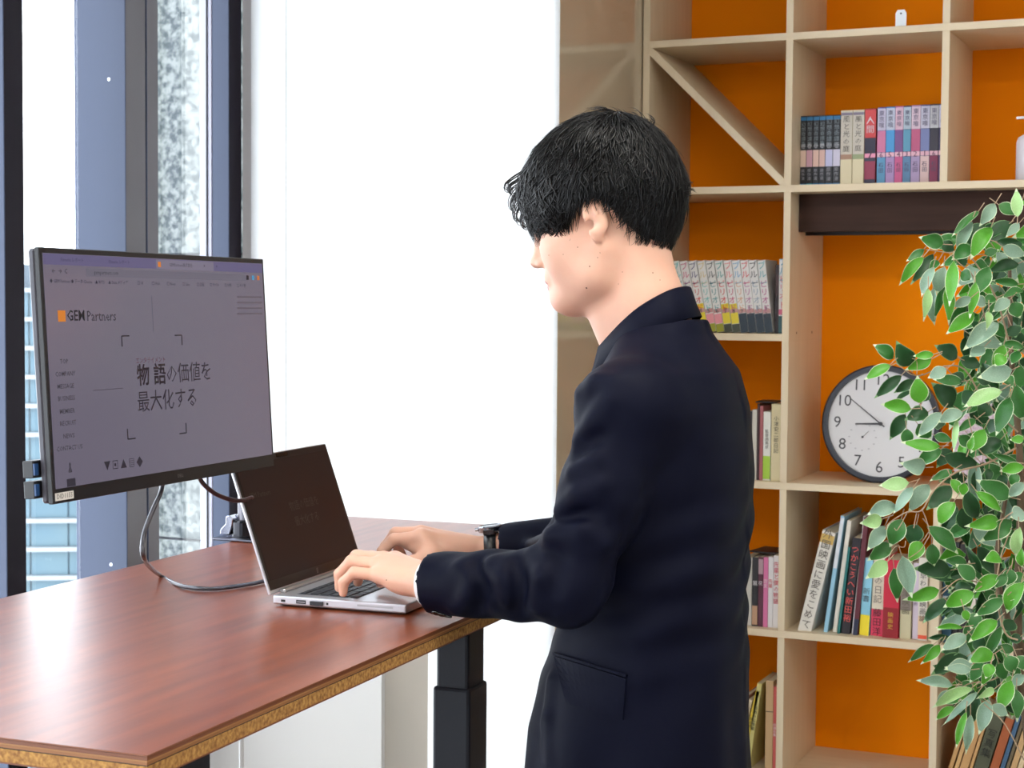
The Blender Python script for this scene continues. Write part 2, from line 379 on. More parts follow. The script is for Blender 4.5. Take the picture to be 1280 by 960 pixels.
# small white tag standing on board A
q = at_y(1125, 33, YF+.002)
tg = thing('paper_tag', 'small white tag with a hole on the edge of the top shelf board', 'tag', (q.x, YF+.012, ZT['A']))
b = BM(); prism(b, [(-.013, .0), (.013, 0), (.013, .033), (.008, .041), (-.008, .041), (-.013, .033)], -.001, .001); obj('card', b, mat('tag_white', (232, 236, 240), .5), tg)
obj('hole', lathe(BM(), [(.0022, -.0013), (.0022, -.0011)], 10, (0, 0, .032), 'y'), dark, tg)
# ------------------------------------------------------------ books
pages = mat('paper_pages', (226, 214, 190), .9, noise=(300, (206, 190, 160), .3), stretch=(1, .02, .02))
inkm = {}
def ink(c): return mat('ink_%02x%02x%02x' % c, c, .5)
def cov(c, r=.45): return mat('cover_%02x%02x%02x' % c, c, r)
TXT = {}
def vtext(body, size, line=1.0, bold=0.):
    k = (body, round(size, 4), line, bold)
    if k not in TXT: TXT[k] = text_mesh('\n'.join(body), size, line=line, bold=bold)
    return TXT[k].copy()
def book(x, z, th, h, y=YF+.03, d=.13, lean=0., col=(230, 228, 222), title=None, tcol=(40, 40, 46), tz=.5, ts=.6, band=None, bands=(), label='', group=None, texts=(), name='book', pcol=None, hard=False):
    """th thick, h tall, d deep; x is the lower left (lean>=0) corner of the spine; bands: (z0, z1, colour) in fractions of h"""
    t = thing(name, label, 'book', (x, y, z), group=group, rot=(0, R(lean), 0))
    c = cov(col); b = BM(); e = .0013 if not hard else .0022
    bx(b, 0, th, 0, .0025, 0, h, bev=.0008); bx(b, 0, e, .0015, d, 0, h); bx(b, th-e, th, .0015, d, 0, h)
    obj('cover', b, c, t)
    i_ = .001 if not hard else .004
    box('pages', (e+.0001, th-e-.0001, .0026, d-i_, i_ if hard else .0004, h-i_), pcol or pages, t)
    for kb, (z0, z1, bc) in enumerate(bands):
        bb = BM(); bx(bb, .0003+kb*.00008, th-.0003-kb*.00008, -.0003-kb*.00015, .0008, z0*h+.0005, z1*h-.0005); obj('spine_panel', bb, cov(bc), t)
    if band:
        z0, z1, bc = band
        bb = BM(); bx(bb, -.0003, th+.0003, -.0007, d*.9, z0*h, z1*h); 
        # paper sleeve: keep the outside only
        obj('paper_band', bb, cov(bc), t)
    L = list(texts)
    if title: L.append((title, tcol, tz, ts))
    for body, tc, zc, sz in L:
        me = vtext(body, th*sz*1.2, line=1.05); me.transform(frame((th/2, -.0016, h*zc), (1, 0, 0), (0, 0, 1)))
        mobj('title', me, ink(tc), t)
    return t
def bxy(px, py, setb): return at_y(px, py, YF+setb).x
PX = 4.05/2100
# --- cell between boards A and B: dark, cream, red and violet comics
S = .085
sp = [999.8, 1007.4, 1015.4, 1023.3, 1031, 1040.3, 1049.6]
ordn = ['first', 'second', 'third', 'fourth', 'fifth', 'sixth', 'seventh', 'eighth', 'ninth', 'tenth', 'eleventh', 'twelfth', 'thirteenth', 'fourteenth']
x0 = bxy(999.8, 229, S); x1 = X[2]-.0006; sc_x = (x1-x0)/(1176.5-999.8)
def cx_(px): return x0+(px-999.8)*sc_x
skin_sp = [(224, 196, 180), (206, 160, 176), (226, 190, 178), (214, 178, 170), (190, 190, 224), (206, 202, 224)]
for i in range(6):
    book(cx_(sp[i])+.0002, ZT['B'], (sp[i+1]-sp[i])*sc_x-.0005, .180, S+YF, .115, 0, (30, 32, 40), bands=((.93, .985, (32, 110, 160)), (.28, .52, skin_sp[i]), (.0, .05, (34, 120, 170) if i != 1 else (50, 170, 190))),
         texts=(('幻想奇譚集', (120, 132, 140), .74, .62), ('巻', (200, 200, 210), .57, .7), ('原作漫', (150, 150, 160), .17, .5)),
         label='black comic with blue ends, %s from the left of the upper comics row' % ordn[i], group='black comics in the upper comics row')
for i, (a, b_, lc) in enumerate(((1049.6, 1064.2, (168, 130, 108)), (1064.4, 1078.6, (150, 160, 120)))):
    book(cx_(a)+.0002, ZT['B'], (b_-a)*sc_x-.0006, .190, S+YF, .125, 0, (222, 210, 176), bands=((.35, .985, (204, 196, 184)), (.35, .42, lc), (.93, .97, (130, 120, 140))),
         texts=(('風と光の庭', (90, 84, 80), .68, .5),), label='cream comic with a grey upper spine, %s of two beside the black comics' % ('left' if i == 0 else 'right'), group='cream comics in the upper comics row')
book(cx_(1079)+.0002, ZT['B'], 13.6*sc_x, .192, S+YF, .12, 0, (150, 30, 24), bands=((.62, .985, (206, 66, 70)), (.0, .62, (44, 40, 64)), (.36, .42, (232, 150, 180)), (.08, .32, (150, 50, 80))),
     texts=(('人間', (226, 206, 214), .78, .62), ('7', (60, 30, 50), .39, .9)), label='comic with a red upper spine standing right of the two cream comics')
vp = [1094.2, 1104.8, 1115.6, 1125.4, 1135, 1146, 1157, 1167.5, 1176.3]
vc = [((90, 84, 150), (196, 190, 214), (206, 120, 160), (90, 150, 190)), ((60, 120, 180), (190, 196, 216), (70, 150, 210), (170, 140, 190)), ((190, 100, 150), (216, 180, 200), (120, 80, 140), (200, 90, 140)),
      ((50, 50, 84), (176, 190, 206), (90, 150, 180), (90, 130, 170)), ((160, 120, 160), (214, 190, 206), (190, 90, 130), (170, 150, 190)), ((60, 60, 110), (196, 194, 214), (120, 130, 180), (220, 190, 190)), ((30, 30, 44), (190, 190, 196), (48, 44, 60), (130, 40, 80)), ((44, 40, 76), (196, 194, 220), (60, 56, 96), (90, 60, 110))]
vn = ['violet', 'bright blue', 'pink', 'dark navy', 'mauve', 'indigo', 'black', 'deep purple']
for i in range(8):
    c0, c1, c2, c3 = vc[i]
    book(cx_(vp[i])+.0002, ZT['B'], (vp[i+1]-vp[i])*sc_x-.0006, .194+.0004*i, S+YF, .12, 0, c0, bands=((.70, .985, c1), (.42, .70, c2), (.02, .36, c3), (.36, .42, (226, 180, 196))),
         texts=(('東京喰', (96, 90, 120), .84, .55), (str(6-i % 6), (90, 40, 80), .385, .8), ('石田', (70, 60, 90), .22, .5)), label='%s patterned comic spine right of the red comic in the upper comics row' % vn[i], group='patterned comics in the upper comics row')
# --- cell between boards B and C: leaning white comics
S = .05
tops = [75, 155, 230, 310, 385, 460, 520, 600, 690, 775, 850, 925]
lean_px = [175, 168, 160, 152, 142, 134, 124, 114, 110, 106, 104, 96]
mc = [((200, 60, 120), (226, 120, 130)), ((90, 190, 190), (60, 80, 110)), ((200, 90, 130), (110, 110, 160)), ((60, 60, 120), (206, 50, 50)), ((220, 200, 150), (110, 190, 190)), ((50, 60, 70), (60, 150, 160)), ((60, 160, 160), (214, 60, 60)),
      ((226, 120, 120), (200, 70, 120)), ((110, 170, 210), (220, 170, 130)), ((214, 70, 80), (190, 120, 170)), ((44, 44, 60), (150, 170, 190)), ((100, 180, 190), (190, 80, 150))]
cn = ['magenta', 'pale teal', 'rose', 'navy and red', 'sand and mint', 'slate and teal', 'teal and red', 'salmon', 'light blue', 'red and mauve', 'black', 'aqua and purple']
sxc = (X[1]-bxy(840, 416, S))/(976.6-840)
xr = X[1]-.0006
th = 9.2*sxc
bottoms = []
xb = (830+1090/8)                                    # running right limit of the row
for i in range(12):
    bl = 830+(tops[i]+lean_px[i])/8
    bottoms.append(bl)
xs = [X[1]-.0006-(976.6-b_)*sxc for b_ in bottoms]
# keep neighbours from cutting into each other at the foot
need = [0]*12; xs[11] = min(xs[11], X[1]-.0006-(976.6-966.5)*sxc-th/math.cos(R(7.5))-.0128)
for i in range(10, -1, -1): xs[i] = min(xs[i], xs[i+1]-th/math.cos(R(8+(11-i)*.5))-.0004)
for i in range(12):
    ang = -math.degrees(math.atan(lean_px[i]/755)); h = .187
    lift = 0
    low = i in (3, 6, 7)
    book(xs[i], ZT['C']+.0002+th*math.sin(R(-ang))*0, th, h, YF+S, .115, ang, (232, 231, 230), 
         bands=(((.0, .27, (34, 50, 64)),) if i >= 8 else ((.0, .12, (60, 66, 50)), (.12, .40, (226, 208, 56))) if low else ((.0, .12, (150, 152, 40)), (.12, .26, (226, 150, 160)))) + (((.27, .33, (200, 150, 150)),)),
         texts=(('ブルー', mc[i][0], .80, .86), ('ピリオド', mc[i][1], .50, .80), (str(i+1), (70, 60, 70), .295, .7)),
         label='leaning white comic, %s title lettering, %s from the left behind the collar' % (cn[i], ordn[i]), group='white comics leaning behind the collar')
book(X[1]-.0006-(976.6-966.8)*sxc-.0125, ZT['C'], .0120, .176, YF+S+.012, .115, 0, (44, 26, 30), bands=((.55, .85, (70, 40, 40)),), label='dark maroon book between the leaning white comics and the last upright one')
book(X[1]-.0006-9.8*sxc, ZT['C'], 9.6*sxc, .190, YF+S, .115, 0, (232, 231, 232), bands=((.0, .24, (50, 92, 96)), (.25, .33, (220, 110, 140))), texts=(('ブルー', (90, 170, 200), .83, .86), ('ピリオド', (226, 110, 120), .55, .80), ('14', (60, 50, 60), .29, .5)),
     label='upright white comic with a teal foot right of the leaning comics')
# --- cells seen between the back of the jacket and the first divider
S = .03
def xa_(px): return X[1]-.0006-(977.5-px)*PX*.98
B3 = [(927, 934, .176, (60, 60, 66), None), (934.3, 941, .180, (210, 206, 196), None), (941.3, 944.6, .196, (60, 30, 34), None), (944.9, 949.6, .19, (170, 96, 100), None), (950, 960.3, .176, (232, 231, 224), '監督論集成'), (961, 975, .196, (222, 208, 166), '小津安二郎日記')]
for i, (a, b_, h, c, ti) in enumerate(B3):
    book(xa_(a), ZT['D'], (b_-a)*PX*.96, h, YF+S, .14, 0, c, title=ti, tcol=(90, 84, 74), tz=.6, ts=.42, bands=((.02, .36, (166, 206, 60)),) if i == 4 else (),
         label=['grey paperback hidden at the jacket, row left of the clock', 'off-white paperback beside the jacket, row left of the clock', 'tall thin maroon book at the edge of the jacket, row left of the clock', 'dusty pink book second from the jacket, row left of the clock', 'white paperback with a lime green foot beside the cream one, row left of the clock', 'thick cream paperback against the divider left of the clock'][i])
bk = thing('flat_book', 'black flat book lying on top of the row left of the clock', 'book', (xa_(946), YF+S+.03, ZT['D']+.1965), rot=(0, R(0), R(4)))
box('cover', (-.022, .030, 0, .1, 0, .0035, .0005), cov((34, 32, 34)), bk)
B4 = [(925, 937, .176, (200, 196, 190), None, ()), (937.6, 945.4, .178, (40, 38, 42), '黒', ((.3, .95, (36, 34, 38)), (.02, .3, (190, 150, 120)))), (945.8, 952.6, .18, (90, 40, 60), '花', ((.75, .97, (180, 150, 160)),)), (953, 959.4, .18, (222, 120, 170), '恋文', ()), (959.8, 966.4, .182, (232, 228, 230), '先輩', ()), (966.8, 975.2, .186, (236, 232, 232), '先輩と僕の物語', ())]
for i, (a, b_, h, c, ti, bd) in enumerate(B4):
    book(xa_(a), ZT['E'], (b_-a)*PX*.97, h, YF+S, .125, 0, c, title=ti, tcol=(206, 40, 70) if i > 3 else (226, 220, 226), tz=.62, ts=.8, bands=bd, pcol=pages,
         label=['pale grey comic half behind the jacket two rows under the collar', 'black comic nearest the jacket two rows under the collar', 'wine red comic beside the black one two rows under the collar', 'pink comic in the middle of the row two rows under the collar', 'thin white comic with red lettering two rows under the collar', 'wider white comic with red lettering against the divider two rows under the collar'][i])
bk = thing('flat_book', 'dark flat book lying across the comics two rows under the collar', 'book', (xa_(955), YF+S+.02, ZT['E']+.1865), rot=(0, 0, R(-8)))
box('cover', (-.05, .022, 0, .1, 0, .004, .0005), cov((40, 34, 34)), bk)
B5 = [(905, .010, .20, 13, (150, 90, 70), None), (913, .010, .19, 12.5, (216, 200, 170), None), (921, .011, .215, 12, (224, 196, 60), '映画術'), (929.5, .0125, .232, 8, (214, 204, 130), '日本の仏像集')]
for i, (a, th_, h, ln, c, ti) in enumerate(B5):
    book(xa_(a), ZT['F'], th_, h, YF+S, .15, ln, c, title=ti, tcol=(70, 66, 40), tz=.6, ts=.7,
         label=['reddish brown book leaning behind the jacket, lowest visible row', 'cream book leaning behind the jacket, lowest visible row', 'yellow book leaning behind the jacket, lowest visible row', 'tall pale yellow book leaning against the tan slipcase, lowest visible row'][i])
xx = xa_(958.5)
book(xx, ZT['F'], .020, .238, YF+S, .16, 0, (206, 170, 124), bands=((.66, .672, (30, 26, 24)),), label='tan slipcase with a thin black line against the divider, lowest visible row')
book(xx+.0205, ZT['F'], .0085, .225, YF+S, .15, 0, (214, 96, 90), title='記録全集', tcol=(240, 230, 226), tz=.5, ts=.8, label='thin red spine squeezed between tan slipcase and divider')
# --- cell right of the first divider: mixed books
S = .028
xl = X[1]+T; wcell = X[2]-xl
def xm(c5): return at_y(990+c5/5.333, 792, YF+S).x
M = [ # bottom left px5, width px5, height m, lean, colour, title, tcol, bands, label
 (38, 96, .267, 13.0, (222, 216, 206), '外国映画に愛をこめて', (96, 88, 80), ((.88, .97, (206, 170, 90)),), 'thick ivory book leaning right with a vertical title beside the first divider'),
 (205, 28, .300, 7.6, (150, 196, 220), None, None, ((.55, .985, (216, 220, 226)),), 'tall thin pale blue magazine behind the ivory leaning book'),
 (262, 30, .288, 6.6, (228, 220, 206), None, None, (), 'tall thin ivory booklet leaning beside the pale blue magazine'),
 (300, 18, .222, 6.2, (30, 110, 108), None, None, (), 'thin dark teal book left of the black book with coral lettering'),
 (322, 62, .246, 6.0, (34, 26, 34), 'つかこうへい新田裕', (232, 92, 84), (), 'black book with large coral lettering'),
 (390, 10, .300, 4.8, (230, 226, 224), None, None, (), 'very thin tall white booklet right of the black book with coral lettering'),
 (404, 34, .298, 4.5, (96, 30, 44), None, None, ((.0, .14, (34, 40, 66)),), 'tall maroon book with a navy foot'),
 (444, 66, .196, 2.5, (140, 200, 222), '新書', (90, 110, 120), ((.0, .27, (240, 216, 40)),), 'light blue paperback with a yellow foot'),
 (515, 82, .222, 1.5, (226, 214, 192), 'の日記', (120, 110, 100), ((.0, .31, (222, 60, 92)),), 'cream book with a raspberry band reading three black characters'),
 (600, 108, .196, 1.0, (204, 34, 62), None, None, ((.0, .39, (150, 22, 34)),), 'thick crimson book with small gold lettering'),
 (713, 76, .196, .4, (206, 196, 160), '小津映画', (110, 104, 84), ((.36, .985, (140, 126, 118)),), 'book with a cream foot and grey-brown upper spine right of the crimson one'),
 (794, 40, .190, 0, (216, 200, 214), '映画術', (120, 104, 130), (), 'slim lavender-white paperback near the second divider'),
 (838, 62, .206, 0, (230, 222, 210), '早わかり映画論', (90, 84, 84), ((.06, .30, (236, 200, 160)), (.02, .07, (232, 90, 60))), 'white paperback with an orange patch at its foot near the second divider'),
 (903, 36, .200, 0, (224, 208, 180), None, None, (), 'plain cream book pressed against the second divider')]
xprev = xl
for i, (a, wp, h, ln, c, ti, tc, bd, lb) in enumerate(M):
    th_ = wp/5.333*PX*1.0*math.cos(R(ln)); x = max(xm(a), xprev+.0006)
    tx = [('藤田洋', (60, 16, 30), .155, .62)] if i == 8 else ([('映画史', (222, 170, 60), .22, .3)] if i == 9 else [])
    book(x, ZT['E']+.0003, th_, h, YF+S+(.006*(i % 3)), .15 if h < .25 else .2, ln, c, title=ti, tcol=tc, tz=.52, ts=(.62 if i != 4 else .78), bands=bd, texts=tx, label=lb, hard=(i in (0, 9)))
    xprev = x+th_/math.cos(R(ln))
# --- right column behind the foliage, upper row
xl = X[2]+T
Rw = [(.003, .022, .232, 0, (46, 86, 110), None, 'dark blue-green book just right of the second divider behind the leaves'), (.027, .014, .25, 0, (34, 34, 38), '映画', 'black book with a yellow title label behind the leaves'), (.043, .016, .246, 0, (40, 36, 36), None, 'dark brown book behind the leaves right of the black one'),
      (.062, .020, .205, 0, (230, 214, 200), None, 'pale pink-white book behind the leaves'), (.085, .016, .196, 0, (206, 206, 224), None, 'pale lilac book behind the leaves'), (.103, .012, .21, 0, (60, 70, 130), None, 'navy blue book behind the leaves in the right column'),
      (.118, .022, .20, 0, (150, 180, 214), None, 'sky blue book behind the leaves in the right column'), (.142, .014, .19, 0, (222, 224, 228), None, 'plain white book behind the leaves in the right column'), (.158, .022, .21, 0, (100, 150, 200), None, 'mid blue book behind the leaves near the frame edge'), (.182, .020, .2, 0, (226, 196, 206), None, 'light pink book at the right end behind the leaves')]
for i, (dx, th_, h, ln, c, ti, lb) in enumerate(Rw):
    book(xl+dx, ZT['E'], th_, h, YF+.03+.004*(i % 2), .15, ln, c, title=ti, tcol=(40, 40, 30), tz=.86, ts=.6, bands=((.78, .94, (214, 206, 60)),) if i == 1 else (((.3, .5, (190, 200, 210)),) if i == 0 else ()), label=lb)
# --- right column, lower row: old books leaning right
Ow = [(.004, .011, .225, (196, 150, 96), None, 'tan card folder leaning nearest the second divider, lower right'), (.018, .010, .222, (214, 170, 112), None, 'second light tan folder leaning, lower right'), (.030, .020, .226, (200, 154, 100), None, 'broad tan slipcase leaning below the leaves'), (.052, .008, .23, (206, 160, 104), None, 'narrow tan folder left of the dark green book'),
      (.062, .033, .238, (84, 86, 66), '写真集', 'dark olive green book with black lettering below the leaves'), (.098, .021, .215, (170, 92, 52), None, 'worn orange-brown book right of the olive one'), (.121, .011, .24, (70, 100, 130), None, 'dull blue book right of the orange-brown one'), (.134, .008, .236, (110, 96, 70), None, 'thin khaki book right of the dull blue one'),
      (.144, .014, .246, (206, 166, 116), None, 'tan slipcase near the frame edge, lower right'), (.160, .012, .24, (222, 196, 156), None, 'pale card folder near the frame edge, lower right'), (.174, .02, .236, (196, 170, 190), None, 'mauve book near the frame edge, lower right')]
for i, (dx, th_, h, c, ti, lb) in enumerate(Ow):
    book(xl+dx*1.02+.002, ZT['F']+.0002, th_-.0008, h, YF+.03, .16, 15.5, c, title=ti, tcol=(34, 34, 28), tz=.62, ts=.62, label=lb)
# ------------------------------------------------------------ wall clock standing in the shelf
c0 = at_y(1105, 517, YF+.16)
ck = thing('wall_clock', 'round wall clock with black rim and light grey dial leaning in the shelf', 'clock', (c0.x, YF+.10, ZT['D']+.0005), rot=(R(-6), 0, 0))
Rc = .150
rimm = mat('clock_rim_black', (26, 28, 40), .3); dialm = mat('clock_dial', (216, 214, 216), .6); numm = mat('clock_numerals', (66, 64, 68), .5)
b = BM(); lathe(b, [(Rc, 0.03), (Rc, .002), (Rc-.004, 0), (Rc-.015, 0), (Rc-.016, .010)], 72, (0, 0, Rc), 'y')
b.faces.ensure_lookup_table(); obj('rim', b, rimm, ck, smooth=False)
obj('dial', lathe(BM(), [(Rc-.0155, .008), (Rc-.0155, .0095)], 72, (0, 0, Rc), 'y'), dialm, ck)
yf = .0074
for n in range(1, 13):
    a = R(90-30*n); r = .111
    text('numeral', str(n), .040, numm, frame((r*math.cos(a), yf, Rc+r*math.sin(a)), (1, 0, 0), (0, 0, 1)), ck, res=4)
def hand(ang, L, wd, back, y, nm, c=(0, 0), m_=numm):
    a = R(90-ang); u = Vector((math.cos(a), 0, math.sin(a))); v = Vector((-u.z, 0, u.x)); o = Vector((c[0], y, Rc+c[1]))
    b = BM(); P = [o-u*back-v*wd, o-u*back+v*wd, o+u*L+v*wd*.6, o+u*L-v*wd*.6]
    prism(b, [(p.x, p.z) for p in P], y, y-.0008); obj(nm, b, m_, ck)
hand(-52, .098, .0016, .012, .0060, 'minute_hand'); hand(268, .064, .0026, .0, .0050, 'hour_hand'); 
hand(45, .022, .0005, .004, .0068, 'small_hand', (-.045, -.035))
obj('hub', lathe(BM(), [(.005, .004), (.005, .007)], 16, (0, 0, Rc), 'y'), numm, ck)
obj('small_hub', lathe(BM(), [(.003, .0062), (.003, .0072)], 12, (-.045, 0, Rc-.035), 'y'), numm, ck)
b = BM()
for k in range(12):
    a = R(30*k); bx(b, -.045+.034*math.cos(a)-.0022, -.045+.034*math.cos(a)+.0022, .0070, .0074, Rc-.035+.034*math.sin(a)-.0012, Rc-.035+.034*math.sin(a)+.0012)
obj('small_dial_marks', b, mat('faint_marks', (176, 174, 178), .6), ck)
# ------------------------------------------------------------ pump bottle at the right frame edge
q = at_y(1285, 224, YF+.06)
bt = thing('pump_bottle', 'white plastic pump bottle standing on the shelf at the right edge', 'bottle', (q.x, YF+.10, ZT['B']))
btm = mat('white_plastic', (214, 208, 216), .35)
obj('body', lathe(BM(), [(.030, 0), (.034, .004), (.034, .095), (.030, .108), (.014, .118), (.012, .128)], 32), btm, bt, smooth=True)
obj('pump_head', lathe(BM(), [(.013, .1282), (.013, .140), (.005, .142), (.005, .152), (.011, .153), (.011, .160)], 24), mat('clear_white_plastic', (226, 224, 228), .3), bt)
obj('spout', bx(BM(), -.035, 0, -.005, .005, .1532, .1595, bev=.001), mat('clear_white_plastic', (226, 224, 228), .3), bt)
# pale patterned cushion-like bag on the clock shelf behind the leaves
q = at_y(1225, 600, YF+.12)
bg_ = thing('gift_bag', 'pale lilac paper bag standing on the clock shelf behind the leaves', 'bag', (q.x, YF+.12, ZT['D']))
b = BM(); vs = []
prism(b, [(-.062, 0), (.062, 0), (.070, .21), (-.070, .21)], 0, .07); obj('bag_body', b, mat('lilac_paper', (214, 196, 206), .7, noise=(120, (186, 160, 172), .1)), bg_)
obj('handle', tube(BM(), [(-.03, -.002, .19), (-.03, -.004, .235), (0, -.005, .26), (.03, -.004, .235), (.03, -.002, .19)], .002, 6, smooth_sub=4), mat('lilac_cord', (120, 100, 120), .7), bg_)
# ------------------------------------------------------------ monitor on its arm
MC0 = Vector((-.462*math.cos(YAW)-2.271*math.sin(YAW), -.462*math.sin(YAW)+2.271*math.cos(YAW), 1.41))
MYAW = R(68.606)+YAW
mon = thing('monitor', 'wide black monitor above the table showing a grey web page', 'monitor', MC0, rot=(R(-3.52), 0, MYAW))
XF_m = XF[mon.name]; XI_m = XF_m.inverted()
mon.rotation_euler = Euler((R(-3.52), 0, MYAW)); 
blk = mat('black_plastic', (24, 24, 27), .4); sil = mat('silver_plastic', (170, 172, 178), .35, .6)
MW, MH = .537, .311
b = BM(); bx(b, -MW/2, MW/2, 0.0015, .009, -MH/2, MH/2, bev=.001); obj('bezel', b, blk, mon)
b = BM(); bx(b, -MW/2+.001, MW/2-.001, .009, .020, -MH/2+.001, MH/2-.001, bev=.003); bx(b, -.16, .16, .0205, .050, -.11, .10, bev=.012, seg=2); obj('housing', b, mat('grey_monitor_back', (70, 70, 80), .45), mon)
scr = mat('screen_grey', (14, 14, 18), .22, emit=(122, 115, 132), es=.72, spec=.45)
box('screen', (-MW/2+.006, MW/2-.006, .0008, .0015, -MH/2+.018, MH/2-.007), scr, mon)
def mloc(px, py):
    d = pray(px, py); o_ = XI_m @ CAM; dl = XI_m.to_3x3() @ d; t = (0-o_.y)/dl.y; p = o_+dl*t; return p.x, p.z
def mfr(x, z, dy=0): return frame((x, .0004-dy, z), (1, 0, 0), (0, 0, 1))
MT = lambda c: glow('pix_%02x%02x%02x' % c, c)
def mtext(body, px, py, size, c, **k):
    x, z = mloc(px, py); return text('screen_text', body, size, MT(c), mfr(x, z), mon, **k)
def mrect(x0, y0, x1, y1, c, name='screen_block', lvl=0):
    a = mloc(x0, y0); b_ = mloc(x1, y1); b = bx(BM(), min(a[0], b_[0]), max(a[0], b_[0]), .0004-lvl*.0001, .0007, min(a[1], b_[1]), max(a[1], b_[1])); return obj(name, b, MT(c), mon)
sx0, sx1, sz1 = -MW/2+.0065, MW/2-.0065, MH/2-.0075
def mbar(x0, x1, z0, z1, c, lvl=0, name='screen_bar'): return obj(name, bx(BM(), x0, x1, .0005-lvl*.0001, .00078, z0, z1), MT(c), mon)
mbar(sx0, sx1, sz1-.0135, sz1, (96, 90, 124)); mbar(-.020, .125, sz1-.0135, sz1-.001, (118, 112, 130), 1, 'browser_tab')
mbar(sx0+.085, sx1-.05, sz1-.0265, sz1-.0160, (104, 100, 114), 1, 'address_bar')
for i, (xx, s_) in enumerate(((-.205, 'Filmarks レポート'), (-.105, 'Filmarks レポート'))): text('screen_text', s_, .0062, MT((60, 56, 84)), mfr(xx, sz1-.007, .0002), mon)
mbar(-.016, -.009, sz1-.011, sz1-.004, (206, 120, 50), 2, 'tab_icon'); text('screen_text', 'GEMPartners株式会社', .0062, MT((60, 56, 66)), mfr(.040, sz1-.0075, .0002), mon)
text('screen_text', '×', .008, MT((50, 46, 60)), mfr(.100, sz1-.0072, .0002), mon); text('screen_text', '+', .008, MT((50, 46, 60)), mfr(.133, sz1-.0072, .0002), mon)
text('screen_text', '←  →  C', .0085, MT((50, 46, 56)), mfr(-.232, sz1-.0212, .0002), mon); text('screen_text', 'gempartners.com', .0075, MT((50, 46, 56)), mfr(-.135, sz1-.0212, .0002), mon)
bmk = [(-.232, '◆ GEM Partners'), (-.188, '● データ Cinema'), (-.150, '▲ RPTS'), (-.110, '▲ Data メディア')]+[(-.06+i*.037, t_) for i, t_ in enumerate(('□ UI', '□ Web', '□ News', '□ Sales', '□ 企画', '□ サイト', '□ 分析', '□ その他'))]
for xx, s_ in bmk: text('screen_text', s_, .0058, MT((52, 48, 62)), mfr(xx, sz1-.0335, .0002), mon)
for xx, c_ in ((.215, (46, 42, 50)), (.231, (70, 140, 180)), (.246, (190, 110, 60))): mbar(xx, xx+.006, sz1-.0245, sz1-.0180, c_, 2, 'toolbar_icon')
mrect(72.5, 388, 82.5, 402, (206, 122, 44), 'logo_square', 1)
mtext('GEM', 95.5, 395, .0185, (34, 32, 38), bold=.012, wx=1); mtext('Partners', 127.5, 395.5, .0185, (52, 48, 56))
for s_, px, py in (('TOP', 80.5, 452), ('COMPANY', 82, 467.5), ('MESSAGE', 82.5, 483), ('BUSINESS', 83.5, 498), ('MEMBER', 84.5, 514), ('RECRUIT', 85.5, 529), ('NEWS', 86.5, 545), ('CONTACT US', 87.5, 560)):
    mtext(s_, px, py, .0082, (58, 54, 62), bold=.006)
for (x0, y0, sx_, sy_) in ((152.5, 420, 1, -1), (227.5, 419, -1, -1), (160.5, 549, 1, 1), (233.5, 541, -1, 1)):
    x, z = mloc(x0, y0); mbar(min(x, x+sx_*.017), max(x, x+sx_*.017), z-.0008, z+.0008, (40, 36, 44), 1, 'corner_mark'); mbar(x-.0009, x+.0009, min(z, z+sy_*.0135), max(z, z+sy_*.0135), (40, 36, 44), 1, 'corner_mark')
mtext('エンタテイメント', 189, 450.5, .0088, (96, 60, 72))
mtext('物 語', 190, 470, .030, (40, 32, 40), bold=.018); mtext('の価値を', 237, 467, .029, (48, 42, 52)); mtext('最大化する', 211, 501, .0295, (44, 38, 48))
x, z = mloc(117, 488); x2, z2 = mloc(154, 486); mbar(x, x2, z-.0004, z+.0003, (70, 64, 76), 1, 'rule'); x, z = mloc(190, 370); x2, z2 = mloc(190, 415); mbar(x-.0003, x+.0003, z2, z, (92, 88, 100), 1, 'rule')
for px, g_ in ((134.5, '▼'), (144.5, '▣'), (155, '▲'), (165, '▤'), (175, '◆')): mtext(g_, px, 583-(px-134)*.12, .015, (48, 44, 54))
mtext('♟', 88, 585, .012, (52, 48, 58)); mrect(84, 599, 95, 607, (52, 48, 58), 'screen_block', 1)
for k in range(4): x, z = mloc(297, 371+k*7); mbar(x, sx1-.006, z-.0014, z+.0010, (96, 88, 98), 1, 'small_print')
text('brand_letters', 'DELL', .0065, mat('logo_grey', (120, 118, 116), .5), frame((.012, .0012, -MH/2+.009), (1, 0, 0), (0, 0, 1)), mon)
b = bx(BM(), -MW/2+.004, -MW/2+.040, .0006, .0014, -MH/2+.0035, -MH/2+.013); st = obj('sticker', b, mat('sticker_white', (214, 212, 206), .5), mon)
me = text_mesh('DID1155', .0085); me.transform(frame((-MW/2+.022, .0004, -MH/2+.0083), (1, 0, 0), (0, 0, 1))); mobj('sticker_text', me, mat('sticker_ink', (60, 60, 60), .5), st)
# two usb ports that stand out at the left edge
for zz in (-.112, -.137):
    b = bx(BM(), -MW/2-.010, -MW/2+.02, .0205, .036, zz-.0105, zz+.0105, bev=.001); p = obj('usb_port', b, blk, mon)
    obj('socket', bx(BM(), -MW/2-.0102, -MW/2-.003, .0180, .0204, zz-.007, zz+.007), mat('usb_blue', (30, 66, 112), .4), p)
